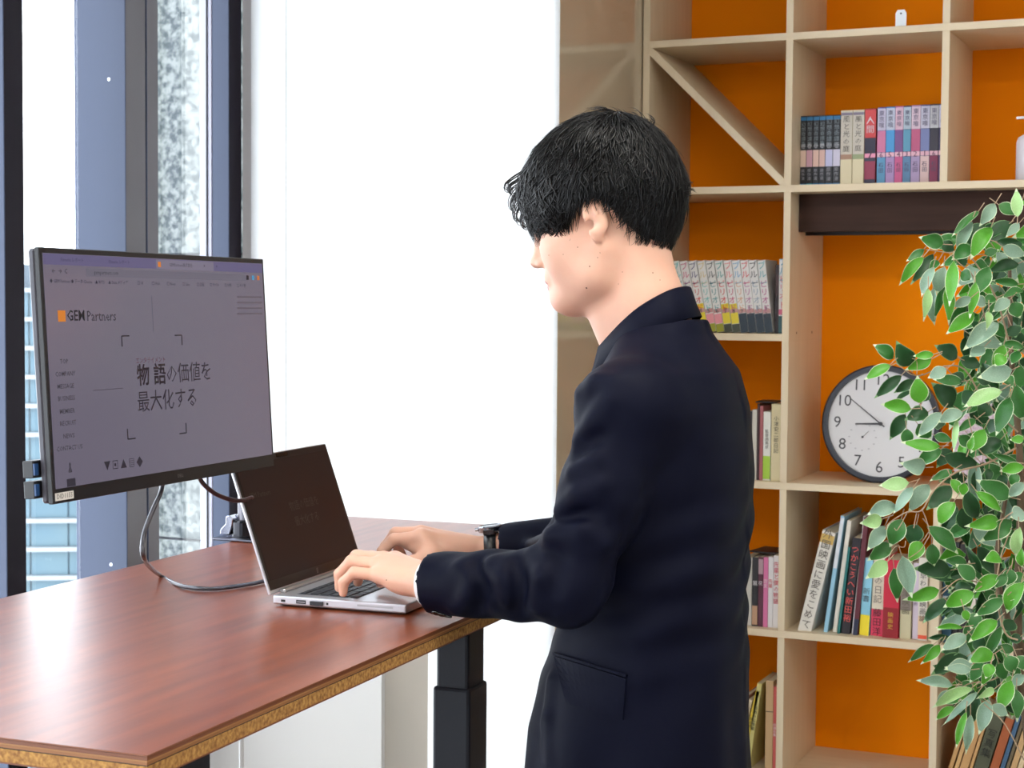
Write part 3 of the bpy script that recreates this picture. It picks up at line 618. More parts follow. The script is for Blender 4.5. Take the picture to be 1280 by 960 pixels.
# arm: clamp base, pole, arm to the screen
q = at_z(291, 676, 1.05)
arm = thing('monitor_stand', 'black and chrome monitor stand with a round pole clamped to the table', 'monitor arm', (q.x+.012, q.y+.03, 1.0502), rot=(0, 0, TR))
chrome = mat('polished_black_metal', (40, 40, 44), .12, .8)
b = BM(); bx(b, -.050, .075, -.045, .045, 0, .006, bev=.003, seg=2); obj('base_plate', b, mat('dark_chrome', (120, 120, 130), .15, .9), arm)
obj('collar', lathe(BM(), [(.028, .0062), (.028, .034), (.024, .038), (.019, .038)], 28), chrome, arm)
b = BM(); prism(b, [(-.046, .009), (-.026, .009), (-.020, .026), (-.018, .040), (-.026, .046), (-.034, .044), (-.034, .030), (-.046, .018)], -.022, -.004)
prism(b, [(-.046, .009), (-.026, .009), (-.020, .026), (-.018, .040), (-.026, .046), (-.034, .044), (-.034, .030), (-.046, .018)], .002, .016); bmesh.ops.bevel(b, geom=b.edges[:], offset=.0015, segments=1, affect='EDGES'); obj('clamp_lever', b, mat('bright_chrome', (190, 192, 205), .12, 1.), arm)
obj('pole', lathe(BM(), [(.0175, .0382), (.0175, .400)], 28), mat('grey_pole', (96, 94, 100), .25, .7), arm, smooth=False)
Ai = XF[arm.name].inverted(); back = Ai @ (XF_m @ Vector((0, .052, 0))); 
b = BM(); tube(b, [(0, 0, .36), (-.07, -.10, .36), (back.x-.02, back.y+.0, .36), tuple(back)], .017, 14); obj('arm_link', b, chrome, arm)
# cables
cabm2 = mat('grey_cable', (84, 84, 90), .25, .4)
def cpts(L): return [tuple(v) for v in L]
P = [at_d(204, 596, 2.30), at_d(201, 615, 2.27), at_d(190, 640, 2.25), at_d(179, 672, 2.24), at_d(181, 700, 2.26), at_z(200, 719, 1.0545), at_z(226, 732, 1.0545), at_z(262, 736, 1.0545), at_z(300, 732, 1.0545), at_z(331, 726, 1.0545), at_z(360, 716, 1.0545)]
tag(obj('video_cable', tube(BM(), cpts(P), .0034, 8, smooth_sub=5), cabm2, smooth=True), 'grey cable looping from under the monitor onto the table', 'cable')
P = [at_d(248, 590, 2.42), at_d(252, 602, 2.42), at_d(266, 615, 2.43), at_d(283, 623, 2.45), at_d(300, 626, 2.47), at_d(315, 622, 2.5)]
tag(obj('power_cable', tube(BM(), cpts(P), .0034, 8, smooth_sub=5), mat('dark_red_black_cable', (60, 36, 38), .3, .2), smooth=True), 'short dark cable running from the monitor towards the pole', 'cable')
# ------------------------------------------------------------ laptop
LO = Vector((-.3532*math.cos(YAW)-2.4764*math.sin(YAW), -.3532*math.sin(YAW)+2.4764*math.cos(YAW), 1.0503)); LYAW = R(70.39)+YAW
lap = thing('laptop', 'open silver laptop with a dark screen on the table under the man\'s hands', 'laptop', LO, rot=(0, 0, LYAW))
alu = mat('laptop_aluminium', (206, 206, 212), .32, .75); LW, LD, LH, BT = .324, .215, .211, .0135
# local: x width to the right of the user, -y towards the user, z up
b = BM(); bx(b, 0, LW, -LD, 0, .0025, .0025+BT, bev=.0025, seg=2); obj('base', b, alu, lap)
b = BM(); bx(b, .012, LW-.012, -LD+.012, -.01, .0, .0024); obj('rubber_feet', b, blk, lap)
zt = .0025+BT
box('keyboard_well', (.020, LW-.020, -.128, -.030, zt-.0005, zt+.0002), mat('keyboard_well', (92, 94, 100), .5, .5), lap)
keym = mat('dark_keys', (44, 46, 54), .5)
b = BM(); kw = (LW-.046)/14.5
for r_ in range(6):
    y1 = -.033-r_*.0162; hgt = .0135 if r_ else .009
    x = .023
    offs = [1, 1, 1.5, 1.75, 2.25, 1.25][r_]
    xs_ = [x, x+offs*kw]; 
    while xs_[-1] < LW-.023-kw*.9: xs_.append(xs_[-1]+kw)
    if r_ == 5: xs_ = [x, x+kw*1.2, x+kw*2.2, x+kw*3.4, x+kw*8.6, x+kw*9.8, x+kw*11, x+kw*12.2, x+kw*13.3, x+kw*14.5]
    for i in range(len(xs_)-1):
        kb = bx(BM(), xs_[i]+.0012, xs_[i+1]-.0012, y1-hgt, y1-.0008, zt+.0003, zt+.0017, bev=.0006)
        obj('key', kb, keym, lap)
b.free()
box('touchpad', (LW/2-.055, LW/2+.055, -LD+.012, -.140, zt-.0003, zt+.0002), mat('touchpad', (186, 188, 194), .35, .5), lap)
# ports on the left side
def port(y0, y1, z0, z1, m_, nm='port', out_=.0003): return obj(nm, bx(BM(), -out_, .002, y0, y1, z0, z1), m_, lap)
port(-.021, -.014, .007, .0105, blk); port(-.055, -.039, .006, .0115, blk, 'usb_socket'); port(-.0535, -.0405, .0078, .0095, mat('metal_tab', (150, 150, 155), .3, .9), 'usb_tab', .0005)
port(-.083, -.063, .0055, .0115, mat('dark_plug', (38, 38, 44), .4), 'plug', .004); port(-.0915, -.088, .007, .0105, blk); port(-.195, -.138, .0085, .0115, mat('vent_grey', (176, 176, 180), .4, .5), 'card_slot')
box('hinge', (.022, LW-.022, -.0085, .001, zt, zt+.006, .002), mat('hinge_silver', (186, 186, 186), .3, .8), lap)
tl_ = R(19.15)
def lidM(y, z0=0): return Matrix.Translation(Vector((0, .003, zt+.0))) @ Matrix.Rotation(-tl_, 4, 'X') @ Matrix.Translation(Vector((0, y, z0)))
def lid(name, dims, m_, bev=0, seg=1):
    b = bx(BM(), *dims, bev=bev, seg=seg); bmesh.ops.transform(b, matrix=lidM(0), verts=b.verts); return obj(name, b, m_, lap)
lid('lid', (0, LW, 0, .0050, .000, LH, ), alu, .0018, 2)
lid('lid_bezel', (.0022, LW-.0022, -.0010, -.0001, .006, LH-.0022), mat('lid_black', (16, 16, 18), .3, spec=.4))
lid('display', (.008, LW-.008, -.0014, -.0011, .020, LH-.012), mat('dim_display', (8, 7, 7), .3, emit=(46, 34, 33), es=.55, spec=.12))
lid('webcam', (LW/2-.020, LW/2+.020, -.0014, -.0011, LH-.009, LH-.004), mat('webcam_black', (6, 6, 8), .2))
def ltext(body, x, z, s_, c, **k):
    return text('screen_text', body, s_, mat('lap_%02x%02x%02x' % c, (10, 8, 8), .4, emit=c, es=.8), lidM(-.0016) @ frame((x, 0, z), (1, 0, 0), (0, 0, 1)), lap, **k)
ltext('物語の価値を', .185, .120, .017, (34, 24, 22)); ltext('最大化する', .180, .095, .017, (36, 26, 24)); ltext('GEM Partners', .055, .150, .012, (36, 26, 22))
text('brand_letters', '//', .012, mat('logo_silver', (170, 170, 175), .3, .6), lidM(-.0012) @ frame((LW/2, 0, .0125), (1, 0, 0), (.25, 0, 1)), lap)
text('model_letters', '■ B&O', .005, mat('logo_dim', (110, 110, 112), .4), lidM(-.0012) @ frame((.022, 0, LH-.007), (1, 0, 0), (0, 0, 1)), lap)
# ------------------------------------------------------------ the man
PA = R(184.5)
MO = Vector((-.784, 2.322, 0))
man = thing('person', 'young man with short black hair in a navy suit typing at the table', 'person', MO, PA)
BIG = .06
class Field:
    """signed distance on a grid that may be finer in places"""
    def __init__(s, *axes):
        s.ax = [np.array(a, dtype=np.float32) for a in axes]; s.D = np.full([len(a) for a in axes], BIG, np.float32)
    def sl(s, lo, hi):
        r = []
        for a, l, h in zip(s.ax, lo, hi):
            i0, i1 = np.searchsorted(a, l), np.searchsorted(a, h)
            r.append(slice(max(0, i0-1), min(len(a), i1+1)))
        return tuple(r)
    def pts(s, S): return [s.ax[0][S[0]][:, None, None], s.ax[1][S[1]][None, :, None], s.ax[2][S[2]][None, None, :]]
    def add(s, fn, lo, hi, k=.01, sub=False, pad=.03):
        S = s.sl([v-pad for v in lo], [v+pad for v in hi])
        if min(q.stop-q.start for q in S) < 1: return
        d = fn(*s.pts(S)); a = s.D[S]
        if sub: d = -d; s.D[S] = smax(a, d, k)
        else: s.D[S] = smin(a, d, k)
    def cone(s, a, b, r1, r2, k=.01, sub=False, mod=None, clip=None):
        a = np.array(a, float); b = np.array(b, float); rr = max(r1, r2)+(.012 if mod else 0)
        def fn(x, y, z):
            ab = b-a; L2 = ab@ab; t = ((x-a[0])*ab[0]+(y-a[1])*ab[1]+(z-a[2])*ab[2])/L2; tc = np.clip(t, 0, 1)
            dx, dy, dz = x-a[0]-ab[0]*tc, y-a[1]-ab[1]*tc, z-a[2]-ab[2]*tc
            d = np.sqrt(dx*dx+dy*dy+dz*dz)-(r1+(r2-r1)*tc)
            if mod: d = d-mod(x, y, z, tc, dx, dy, dz)
            if clip is not None:
                p, n = clip; d = np.maximum(d, (x-p[0])*n[0]+(y-p[1])*n[1]+(z-p[2])*n[2])
            return d
        s.add(fn, np.minimum(a, b)-rr, np.maximum(a, b)+rr, k, sub)
    def ell(s, c, r, k=.01, sub=False, M=None):
        c = np.array(c, float); r = np.array(r, float)
        def fn(x, y, z):
            X_, Y_, Z_ = x-c[0], y-c[1], z-c[2]
            if M is not None: X_, Y_, Z_ = (M[0][0]*X_+M[0][1]*Y_+M[0][2]*Z_, M[1][0]*X_+M[1][1]*Y_+M[1][2]*Z_, M[2][0]*X_+M[2][1]*Y_+M[2][2]*Z_)
            k0 = np.sqrt((X_/r[0])**2+(Y_/r[1])**2+(Z_/r[2])**2); k1 = np.sqrt((X_/r[0]**2)**2+(Y_/r[1]**2)**2+(Z_/r[2]**2)**2)+1e-9
            return k0*(k0-1)/k1
        m_ = r.max(); s.add(fn, c-m_, c+m_, k, sub)
    def loft(s, tab_, n=2.3, k=.01, scale=(1, 1), mod=None):
        T_ = np.array(tab_); 
        def fn(x, y, z):
            cf = np.interp(z, T_[:, 0], T_[:, 1]); rf = np.interp(z, T_[:, 0], T_[:, 2])*scale[0]; rl = np.interp(z, T_[:, 0], T_[:, 3])*scale[1]
            q = (np.abs((x-cf)/rf)**n+np.abs(y/rl)**n)**(1/n); d = (q-1)*np.minimum(rf, rl)
            if mod: d = d-mod(x, y, z)
            return np.maximum(d, np.maximum(T_[0, 0]-z, z-T_[-1, 0]))
        s.add(fn, (-.2, -.25, T_[0, 0]), (.25, .25, T_[-1, 0]), k)
def smin(a, b, k):
    h = np.maximum(k-np.abs(a-b), 0)/k; return np.minimum(a, b)-h*h*k*.25
def smax(a, b, k): return -smin(-a, -b, k)
def nets(F):
    D = F.D; xs, ys, zs = F.ax; S = D < 0
    c = [S[i:S.shape[0]-1+i, j:S.shape[1]-1+j, k:S.shape[2]-1+k] for i in (0, 1) for j in (0, 1) for k in (0, 1)]
    al = c[0].copy(); an = c[0].copy()
    for q in c[1:]: al &= q; an |= q
    act = an & ~al; I, J, K = np.nonzero(act); n = len(I)
    idx = np.full(act.shape, -1, np.int32); idx[I, J, K] = np.arange(n)
    acc = np.zeros((n, 3)); cnt = np.zeros(n)
    for ax in range(3):
        o = [a for a in range(3) if a != ax]
        for u in (0, 1):
            for v in (0, 1):
                off = [0, 0, 0]; off[o[0]] = u; off[o[1]] = v; i0 = (I+off[0], J+off[1], K+off[2]); off2 = off[:]; off2[ax] += 1
                i1 = (I+off2[0], J+off2[1], K+off2[2]); a = D[i0]; b = D[i1]; m_ = (a < 0) != (b < 0)
                t = np.where(m_, a/np.where(m_, a-b, 1), 0)
                p0 = np.stack([xs[i0[0]], ys[i0[1]], zs[i0[2]]], 1); p1 = np.stack([xs[i1[0]], ys[i1[1]], zs[i1[2]]], 1)
                acc += np.where(m_[:, None], p0+(p1-p0)*t[:, None], 0); cnt += m_
    V = acc/cnt[:, None]; Q = []
    for ax in range(3):
        o = [a for a in range(3) if a != ax]
        sh = [slice(1, -1)]*3; sh[ax] = slice(0, D.shape[ax]-1)
        a = S[tuple(sh)]; s2 = sh[:]; s2[ax] = slice(1, D.shape[ax]); b = S[tuple(s2)]
        m_ = a != b; i = list(np.nonzero(m_)); flip = a[tuple(i)]
        for q in range(3):
            if q != ax: i[q] = i[q]+1
        def at(du, dv):
            z = [i[0].copy(), i[1].copy(), i[2].copy()]; z[o[0]] = z[o[0]]-du; z[o[1]] = z[o[1]]-dv; return idx[tuple(z)]
        q = np.stack([at(1, 1), at(0, 1), at(0, 0), at(1, 0)], 1)
        if ax == 1: flip = ~flip
        q[~flip] = q[~flip][:, ::-1]; Q.append(q)
    return V, np.concatenate(Q)
def relax(V, Q, it=2, w=.5):
    e = np.concatenate([Q[:, [0, 1]], Q[:, [1, 2]], Q[:, [2, 3]], Q[:, [3, 0]]]); n = len(V)
    for _ in range(it):
        A = np.zeros((n, 3)); c = np.zeros(n)
        for k in range(3): A[:, k] = np.bincount(e[:, 0], V[e[:, 1], k], n)+np.bincount(e[:, 1], V[e[:, 0], k], n)
        c = np.bincount(e[:, 0], minlength=n)+np.bincount(e[:, 1], minlength=n); V = V*(1-w)+w*A/np.maximum(c, 1)[:, None]
    return V
def qmesh(name, V, Q):
    me = bpy.data.meshes.new(name); n, k = Q.shape
    me.vertices.add(len(V)); me.vertices.foreach_set('co', V.astype(np.float32).ravel())
    me.loops.add(n*k); me.loops.foreach_set('vertex_index', Q.astype(np.int32).ravel())
    me.polygons.add(n); me.polygons.foreach_set('loop_start', np.arange(0, n*k, k, dtype=np.int32)); me.polygons.foreach_set('loop_total', np.full(n, k, np.int32))
    me.update(calc_edges=True); me.validate(); return me
def fobj(name, F, m_, parent, it=2, label=None):
    V, Q = nets(F); V = relax(V, Q, it); return mobj(name, qmesh(name, V, Q), m_, parent, smooth=True, label=label)
def axis(*seg):
    out = []
    for a, b, st in seg: out += list(np.arange(a, b-1e-9, st))
    out.append(seg[-1][1]); return out
# ---- head frame: origin between the ears, x forward, pitched 15 degrees down
HC = np.array([.098, 0., 1.615]); hp = R(15); ch, sh_ = math.cos(hp), math.sin(hp)
HM = np.array([[ch, 0, -sh_], [0, 1, 0], [sh_, 0, ch]])       # world -> head
def H(x, y, z): p = HM.T @ np.array([x, y, z]); return HC+p
# torso sections: height, centre, half depth, half width
TOR = [(.78, .045, .160, .186), (.88, .045, .158, .180), (.96, .038, .148, .172), (1.03, .026, .134, .165), (1.14, .010, .120, .170), (1.28, .004, .118, .184), (1.35, .004, .110, .190), (1.405, .004, .092, .174), (1.435, .008, .075, .128), (1.460, .012, .064, .088), (1.480, .006, .052, .062)]
# arm joints: shoulder, elbow, wrist, in (forward, left, up)
ARM = {1: [(.008, .178, 1.364), (.083, .232, 1.122), (.300, .188, 1.104)], -1: [(-.004, -.176, 1.366), (.100, -.245, 1.128), (.352, -.190, 1.098)]}
def lerp(a, b, t): return tuple(a[i]+(b[i]-a[i])*t for i in range(3))
skin = mat('skin', (230, 184, 160), .48, sss=.22, spec=.4, noise=(26, (224, 172, 148), .45), bump=(420, .05))
B = Field(axis((-.14, -.10, .01), (-.10, .26, .0028), (.26, .53, .0021)), axis((-.30, -.25, .01), (-.25, .25, .0025), (.25, .30, .01)), axis((.02, .98, .02), (.98, 1.05, .008), (1.05, 1.175, .0021), (1.175, 1.43, .008), (1.43, 1.79, .0028)))
B.loft([(.82, .0, .10, .15), (.95, .01, .09, .13), (1.14, 0, .09, .13), (1.28, 0, .095, .15), (1.36, -.002, .085, .15), (1.41, -.002, .065, .11), (1.45, .01, .05, .06)], 2.2)
for s in (1, -1):
    B.cone((.02, .080*s, .86), (.015, .10*s, .48), .068, .050, .03); B.cone((.015, .10*s, .48), (-.03, .105*s, .09), .048, .034, .01); B.cone((-.04, .105*s, .055), (.11, .115*s, .045), .03, .025, .02)
    S_, E_, W_ = ARM[s]
    B.cone((0, .15*s, 1.36), S_, .05, .045, .02); B.cone(S_, E_, .042, .036, .01); B.cone(E_, lerp(E_, W_, .85), .036, .027, .01); B.cone(lerp(E_, W_, .75), W_, .028, .0255, .01)
# neck and head
B.cone((.015, 0, 1.42), (.045, 0, 1.50), .062, .056, .02); B.cone((.045, 0, 1.50), tuple(H(-.022, 0, -.035)), .055, .058, .02)
B.cone((.078, 0, 1.45), tuple(H(.030, 0, -.085)), .034, .040, .025)
def hE(c, r, k=.01, sub=False): B.ell(H(*c), r, k, sub, HM)
def hC(a, b, r1, r2, k=.01, sub=False): B.cone(H(*a), H(*b), r1, r2, k, sub)
hE((-.015, 0, .050), (.098, .077, .088), .02); hE((.040, 0, .030), (.072, .067, .078), .03)
hE((.046, 0, -.034), (.056, .0605, .064), .03); hC((.050, 0, -.055), (.082, 0, -.078), .044, .022, .03)
for s in (1, -1):
    hC((.004, .056*s, -.036), (.026, .049*s, -.068), .014, .014, .035); hC((.026, .049*s, -.068), (.082, .012*s, -.086), .014, .014, .035)
    hE((.056, .037*s, -.022), (.036, .027, .038), .03); hC((.092, .012*s, .038), (.078, .048*s, .036), .010, .009, .014)
    hE((.104, .032*s, .014), (.016, .017, .011), .014, True)
hC((.101, 0, .026), (.119, 0, -.018), .0075, .0095, .012); hE((.120, 0, -.022), (.012, .010, .0085), .008)
for s in (1, -1): hE((.111, .0125*s, -.026), (.010, .0065, .0075), .006); hE((.1135, .0065*s, -.0335), (.0055, .0032, .003), .002, True)
hC((.100, .014, -.050), (.100, -.014, -.050), .012, .012, .012)
hC((.1115, .0, -.0525), (.100, .022, -.056), .0052, .003, .005); hC((.1115, .0, -.0525), (.100, -.022, -.056), .0052, .003, .005)
hC((.109, .0, -.0635), (.099, .018, -.061), .0058, .003, .005); hC((.109, .0, -.0635), (.099, -.018, -.061), .0058, .003, .005)
hE((.1135, 0, -.058), (.009, .021, .0011), .002, True); hC((.097, 0, -.086), (.090, 0, -.090), .014, .014, .016)
for s in (1, -1):
    hE((.089, .031*s, .015), (.0135, .0145, .0125), .003); hE((.103, .031*s, .0125), (.006, .0125, .0022), .001, True)
    # ear: tilted shell with a carved bowl, and lobe
    Me = HM.copy(); a_ = R(22*s); Rz_ = np.array([[math.cos(a_), math.sin(a_), 0], [-math.sin(a_), math.cos(a_), 0], [0, 0, 1]]); b_ = R(-10); Ry_ = np.array([[math.cos(b_), 0, math.sin(b_)], [0, 1, 0], [-math.sin(b_), 0, math.cos(b_)]])
    Me = Rz_ @ Ry_ @ HM
    B.ell(H(-.004, .079*s, .010), (.0175, .0068, .028), .005, False, Me); B.ell(H(.001, .0775*s, -.014), (.010, .006, .014), .006, False, Me)
    B.ell(H(-.003, .0865*s, .013), (.0115, .0062, .020), .003, True, Me); B.ell(H(.004, .084*s, .000), (.0065, .010, .0075), .003, True, Me)
    B.ell(H(-.0065, .082*s, .013), (.0028, .004, .015), .003, False, Me)
# ---- hands: wrist, metacarpals, three phalanges per finger
def hand(s, wrist, mcp, fingers, thumb):
    w0 = np.array(wrist)
    fw_ = np.array(mcp[1])-w0; side = np.array(mcp[3])-np.array(mcp[0]); side = side/np.linalg.norm(side)
    for i, m_ in enumerate(mcp):
        a = w0+side*(-.013+.0087*i); B.cone(a, m_, .0172, .0128, .012)
    B.cone(np.array(mcp[0]), np.array(mcp[3]), .0104, .0096, .006)
    B.cone(w0*.45+np.array(mcp[1])*.55-np.array([0, 0, .005]), w0*.3+np.array(mcp[2])*.7-np.array([0, 0, .003]), .014, .011, .01)
    hy = w0*.55+np.array(mcp[3])*.45; B.ell(hy+np.array([-.004, .002*s, -.008]), (.030, .015, .016), .012); B.ell(w0*.6+np.array(mcp[1])*.4-np.array([0, 0, .006]), (.034, .026, .016), .012)
    rr = [(.0108, .0096, .0086, .0074), (.0110, .0098, .0088, .0076), (.0106, .0094, .0084, .0072), (.0098, .0086, .0076, .0066)]
    for i, f_ in enumerate(fingers):
        P = [mcp[i]]+list(f_)
        for j in range(3): B.cone(P[j], P[j+1], rr[i][j], rr[i][j+1], .0035)
    t0 = w0*.62+np.array(mcp[0])*.38; t0 = t0+np.array([0, 0, -.006])
    B.cone(w0*.8+np.array(mcp[0])*.2, t0, .016, .0165, .01); B.cone(t0, thumb[0], .0165, .0122, .014); B.cone(thumb[0], thumb[1], .0112, .0100, .004); B.cone(thumb[1], thumb[2], .0100, .0076, .004)
# left hand (mcp order index..little); l grows towards the viewer
HANDL = dict(wrist=(.322, .183, 1.104), mcp=[(.398, .118, 1.117), (.407, .139, 1.1195), (.406, .159, 1.1145), (.396, .178, 1.103)],
    fingers=[[(.440, .110, 1.117), (.459, .107, 1.099), (.463, .106, 1.080)], [(.452, .134, 1.121), (.472, .131, 1.102), (.474, .130, 1.080)],
             [(.449, .158, 1.117), (.469, .157, 1.098), (.469, .157, 1.079)], [(.434, .181, 1.105), (.451, .181, 1.091), (.452, .180, 1.0765)]],
    thumb=[(.385, .098, 1.092), (.414, .088, 1.084), (.436, .086, 1.0775)])
HANDR = dict(wrist=(.368, -.188, 1.096), mcp=[(.442, -.112, 1.124), (.452, -.134, 1.128), (.452, -.156, 1.122), (.444, -.176, 1.112)],
    fingers=[[(.484, -.098, 1.120), (.502, -.092, 1.101), (.505, -.090, 1.080)], [(.497, -.125, 1.127), (.517, -.120, 1.106), (.519, -.118, 1.082)],
             [(.494, -.152, 1.121), (.512, -.149, 1.102), (.514, -.148, 1.080)], [(.478, -.178, 1.110), (.494, -.178, 1.095), (.497, -.178, 1.078)]],
    thumb=[(.424, -.094, 1.096), (.452, -.078, 1.086), (.472, -.072, 1.0785)])
sh3 = lambda L, d: [tuple(np.array(q)+np.array(d)) for q in L]
HANDL = dict(wrist=sh3([HANDL['wrist']], (-.010, -.002, .002))[0], mcp=sh3(HANDL['mcp'], (-.010, -.002, .006)), fingers=[[sh3([q], (-.009, -.002, dz))[0] for q, dz in zip(f_, (.006, .005, .0035))] for f_ in HANDL['fingers']], thumb=sh3(HANDL['thumb'], (-.010, -.002, .003)))
hand(1, **HANDL); HANDR['fingers'][2] = [(.488, -.152, 1.119), (.499, -.149, 1.099), (.488, -.147, 1.082)]; HANDR['fingers'][3] = [(.470, -.178, 1.108), (.480, -.178, 1.092), (.470, -.176, 1.078)]
HANDR['fingers'][1] = [(.494, -.127, 1.126), (.510, -.123, 1.104), (.503, -.121, 1.080)]
B.ell((.428, -.150, 1.104), (.034, .030, .016), .012)
hand(-1, **HANDR)
B.cone(HANDR['mcp'][0], (.418, -.100, 1.100), .0105, .012, .012); B.cone((.470, -.112, 1.112), (.428, -.104, 1.100), .008, .010, .010); B.cone((.462, -.120, 1.112), (.436, -.112, 1.106), .010, .011, .010)
body = fobj('body', B, skin, man, 2)
lipm = mat('lip', (204, 128, 116), .4)
body.data.materials.append(lipm)
_c = np.empty(len(body.data.polygons)*3); body.data.polygons.foreach_get('center', _c); _h = (_c.reshape(-1, 3)-HC) @ HM.T
_mi = np.where((_h[:, 0] > .098) & (np.abs(_h[:, 1]) < .0225) & (((_h[:, 2]+.0580)/.0095)**2+(_h[:, 1]/.0225)**2 < 1), 1, 0); body.data.polygons.foreach_set('material_index', _mi.astype(np.int32))
# eyes, brows, moles
eyew = mat('eye_white', (226, 222, 218), .2); eyeb = mat('eye_brown', (40, 26, 20), .15)
hairm = mat('black_hair', (8, 7, 8), .36, spec=.28)
for s in (1, -1):
    p = H(.0895, .031*s, .0135); b = BM(); bmesh.ops.create_uvsphere(b, u_segments=20, v_segments=12, radius=.0118, matrix=Matrix.Translation(Vector(p)))
    e = obj('eye', b, eyew, man, smooth=True)
    p2 = H(.0895+.0092, .0315*s, .0128); b = BM(); bmesh.ops.create_uvsphere(b, u_segments=14, v_segments=8, radius=.0042, matrix=Matrix.Translation(Vector(p2))); obj('iris', b, eyeb, e, smooth=True)
    b = BM(); tube(b, [tuple(H(.1065, .016*s, .041)), tuple(H(.1035, .032*s, .0455)), tuple(H(.090, .050*s, .043))], [.0022, .0026, .0008], 6, smooth_sub=4); obj('eyebrow', b, hairm, man)
# ---- clothes
navy = mat('navy_suit_cloth', (7, 10, 29), .6, sheen=.0, spec=.10, bump=(900, .06)) 
J = Field(axis((-.17, .40, .0042)), axis((-.33, .33, .0042)), axis((.76, 1.52, .0042)))
def tmod(x, y, z):
    w_ = np.exp(-((z-1.12)/.12)**2)*.003*np.sin(z*95+y*22+x*18+1.2*np.sin(y*30)) + .0018*np.sin(z*30+x*40*np.sign(y)+y*14)
    drape = .0025*np.sin(np.arctan2(y, x)*9+z*6)*np.clip((1.05-z)/.25, 0, 1)
    return w_+drape
J.loft(TOR, 2.25, .01, mod=tmod)
def fold(ax_, seed, amp):
    def f(x, y, z, t, dx, dy, dz):
        ph = np.arctan2(dz, dy+.35*dx); e = seed
        a = np.sin(2*math.pi*(amp[2]*t)+ph*1.0+e+1.3*np.sin(3.1*t+ph*2+e)); b = np.sin(2*math.pi*amp[2]*.62*t-ph*2+e*2.1)
        g = amp[0]+(amp[1]-amp[0])*t
        return g*(np.abs(a)**1.5*np.sign(a)*.75+.45*b*b)
    return f
for s in (1, -1):
    S_, E_, W_ = ARM[s]; cuff = lerp(E_, W_, 1.0 if s > 0 else .93); n_ = np.array(W_)-np.array(E_); n_ = n_/np.linalg.norm(n_)
    J.ell((.018, .160*s, 1.366), (.074, .068, .050), .04)
    J.cone((.018, .176*s, 1.356), lerp(S_, E_, .5), .062, .055, .03, mod=fold(None, .7*s, (.000, .0030, 1.4)))
    J.cone(lerp(S_, E_, .5), E_, .054, .051, .02, mod=fold(None, 1.9*s, (.0030, .0035, 1.8)))
    J.cone(E_, tuple(np.array(cuff)+n_*.05), .052, .0415 if s > 0 else .037, .02, mod=fold(None, 2.6*s, (.0035, .0004, 3.2)), clip=(cuff, n_))
    J.cone(tuple(np.array(cuff)-n_*.02), tuple(np.array(cuff)+n_*.05), .0345, .0345, .002, sub=True)
# neck hole, jacket vent at the back
J.cone((.03, 0, 1.46), (.06, 0, 1.56), .054, .062, .006, sub=True)
from mathutils.bvhtree import BVHTree
MI = XF[man.name].inverted(); MI3 = MI.to_3x3()
def cast(tree, px, py):
    o_ = MI @ CAM; d = (MI3 @ pray(px, py)).normalized(); return tree.ray_cast(o_, d)
_v, _q = nets(J); j0 = BVHTree.FromPolygons(_v.tolist(), _q.tolist())
FOLDS = [ # cloth folds where the sleeve bends: pixel track, radius, height (below zero: a groove)
 ([(575, 709), (589, 728), (584, 748), (572, 762)], .010, .0035), ([(598, 706), (606, 735), (600, 765)], .007, -.003), ([(614, 704), (629, 722), (634, 748), (630, 778)], .011, .0048),
 ([(648, 706), (652, 735), (648, 770)], .008, -.0035), ([(666, 690), (676, 720), (672, 760), (664, 785)], .011, .005), ([(690, 672), (700, 700), (696, 740)], .008, -.0035),
 ([(662, 682), (690, 668), (726, 664), (756, 676)], .011, .005), ([(690, 650), (716, 640), (748, 640)], .007, -.0035), ([(698, 640), (722, 618), (752, 606)], .010, .0045), ([(694, 606), (716, 590), (744, 574)], .010, .0042), ([(706, 560), (722, 548), (742, 528), (760, 500)], .012, .0038),
 ([(700, 590), (724, 566), (748, 548)], .007, -.003), ([(724, 490), (742, 478), (766, 476)], .010, .003), ([(690, 850), (684, 900), (684, 950)], .010, .003)]
for tr_, r_, h_ in FOLDS:
    P = []
    for (px, py) in tr_:
        h = cast(j0, px, py)
        if h[0]: nn = h[1] if h[1].dot(MI3 @ pray(px, py)) < 0 else -h[1]; P.append(np.array(h[0]+nn*((h_-r_) if h_ > 0 else (r_+h_))))
    for a_, b_ in zip(P, P[1:]): J.cone(a_, b_, r_, r_, .016 if h_ > 0 else .014, sub=h_ < 0)
jk = fobj('suit_jacket', J, navy, man, 2)
jt = BVHTree.FromPolygons([v.co[:] for v in jk.data.vertices], [p.vertices[:] for p in jk.data.polygons])
bt_ = BVHTree.FromPolygons([v.co[:] for v in body.data.vertices], [p.vertices[:] for p in body.data.polygons])
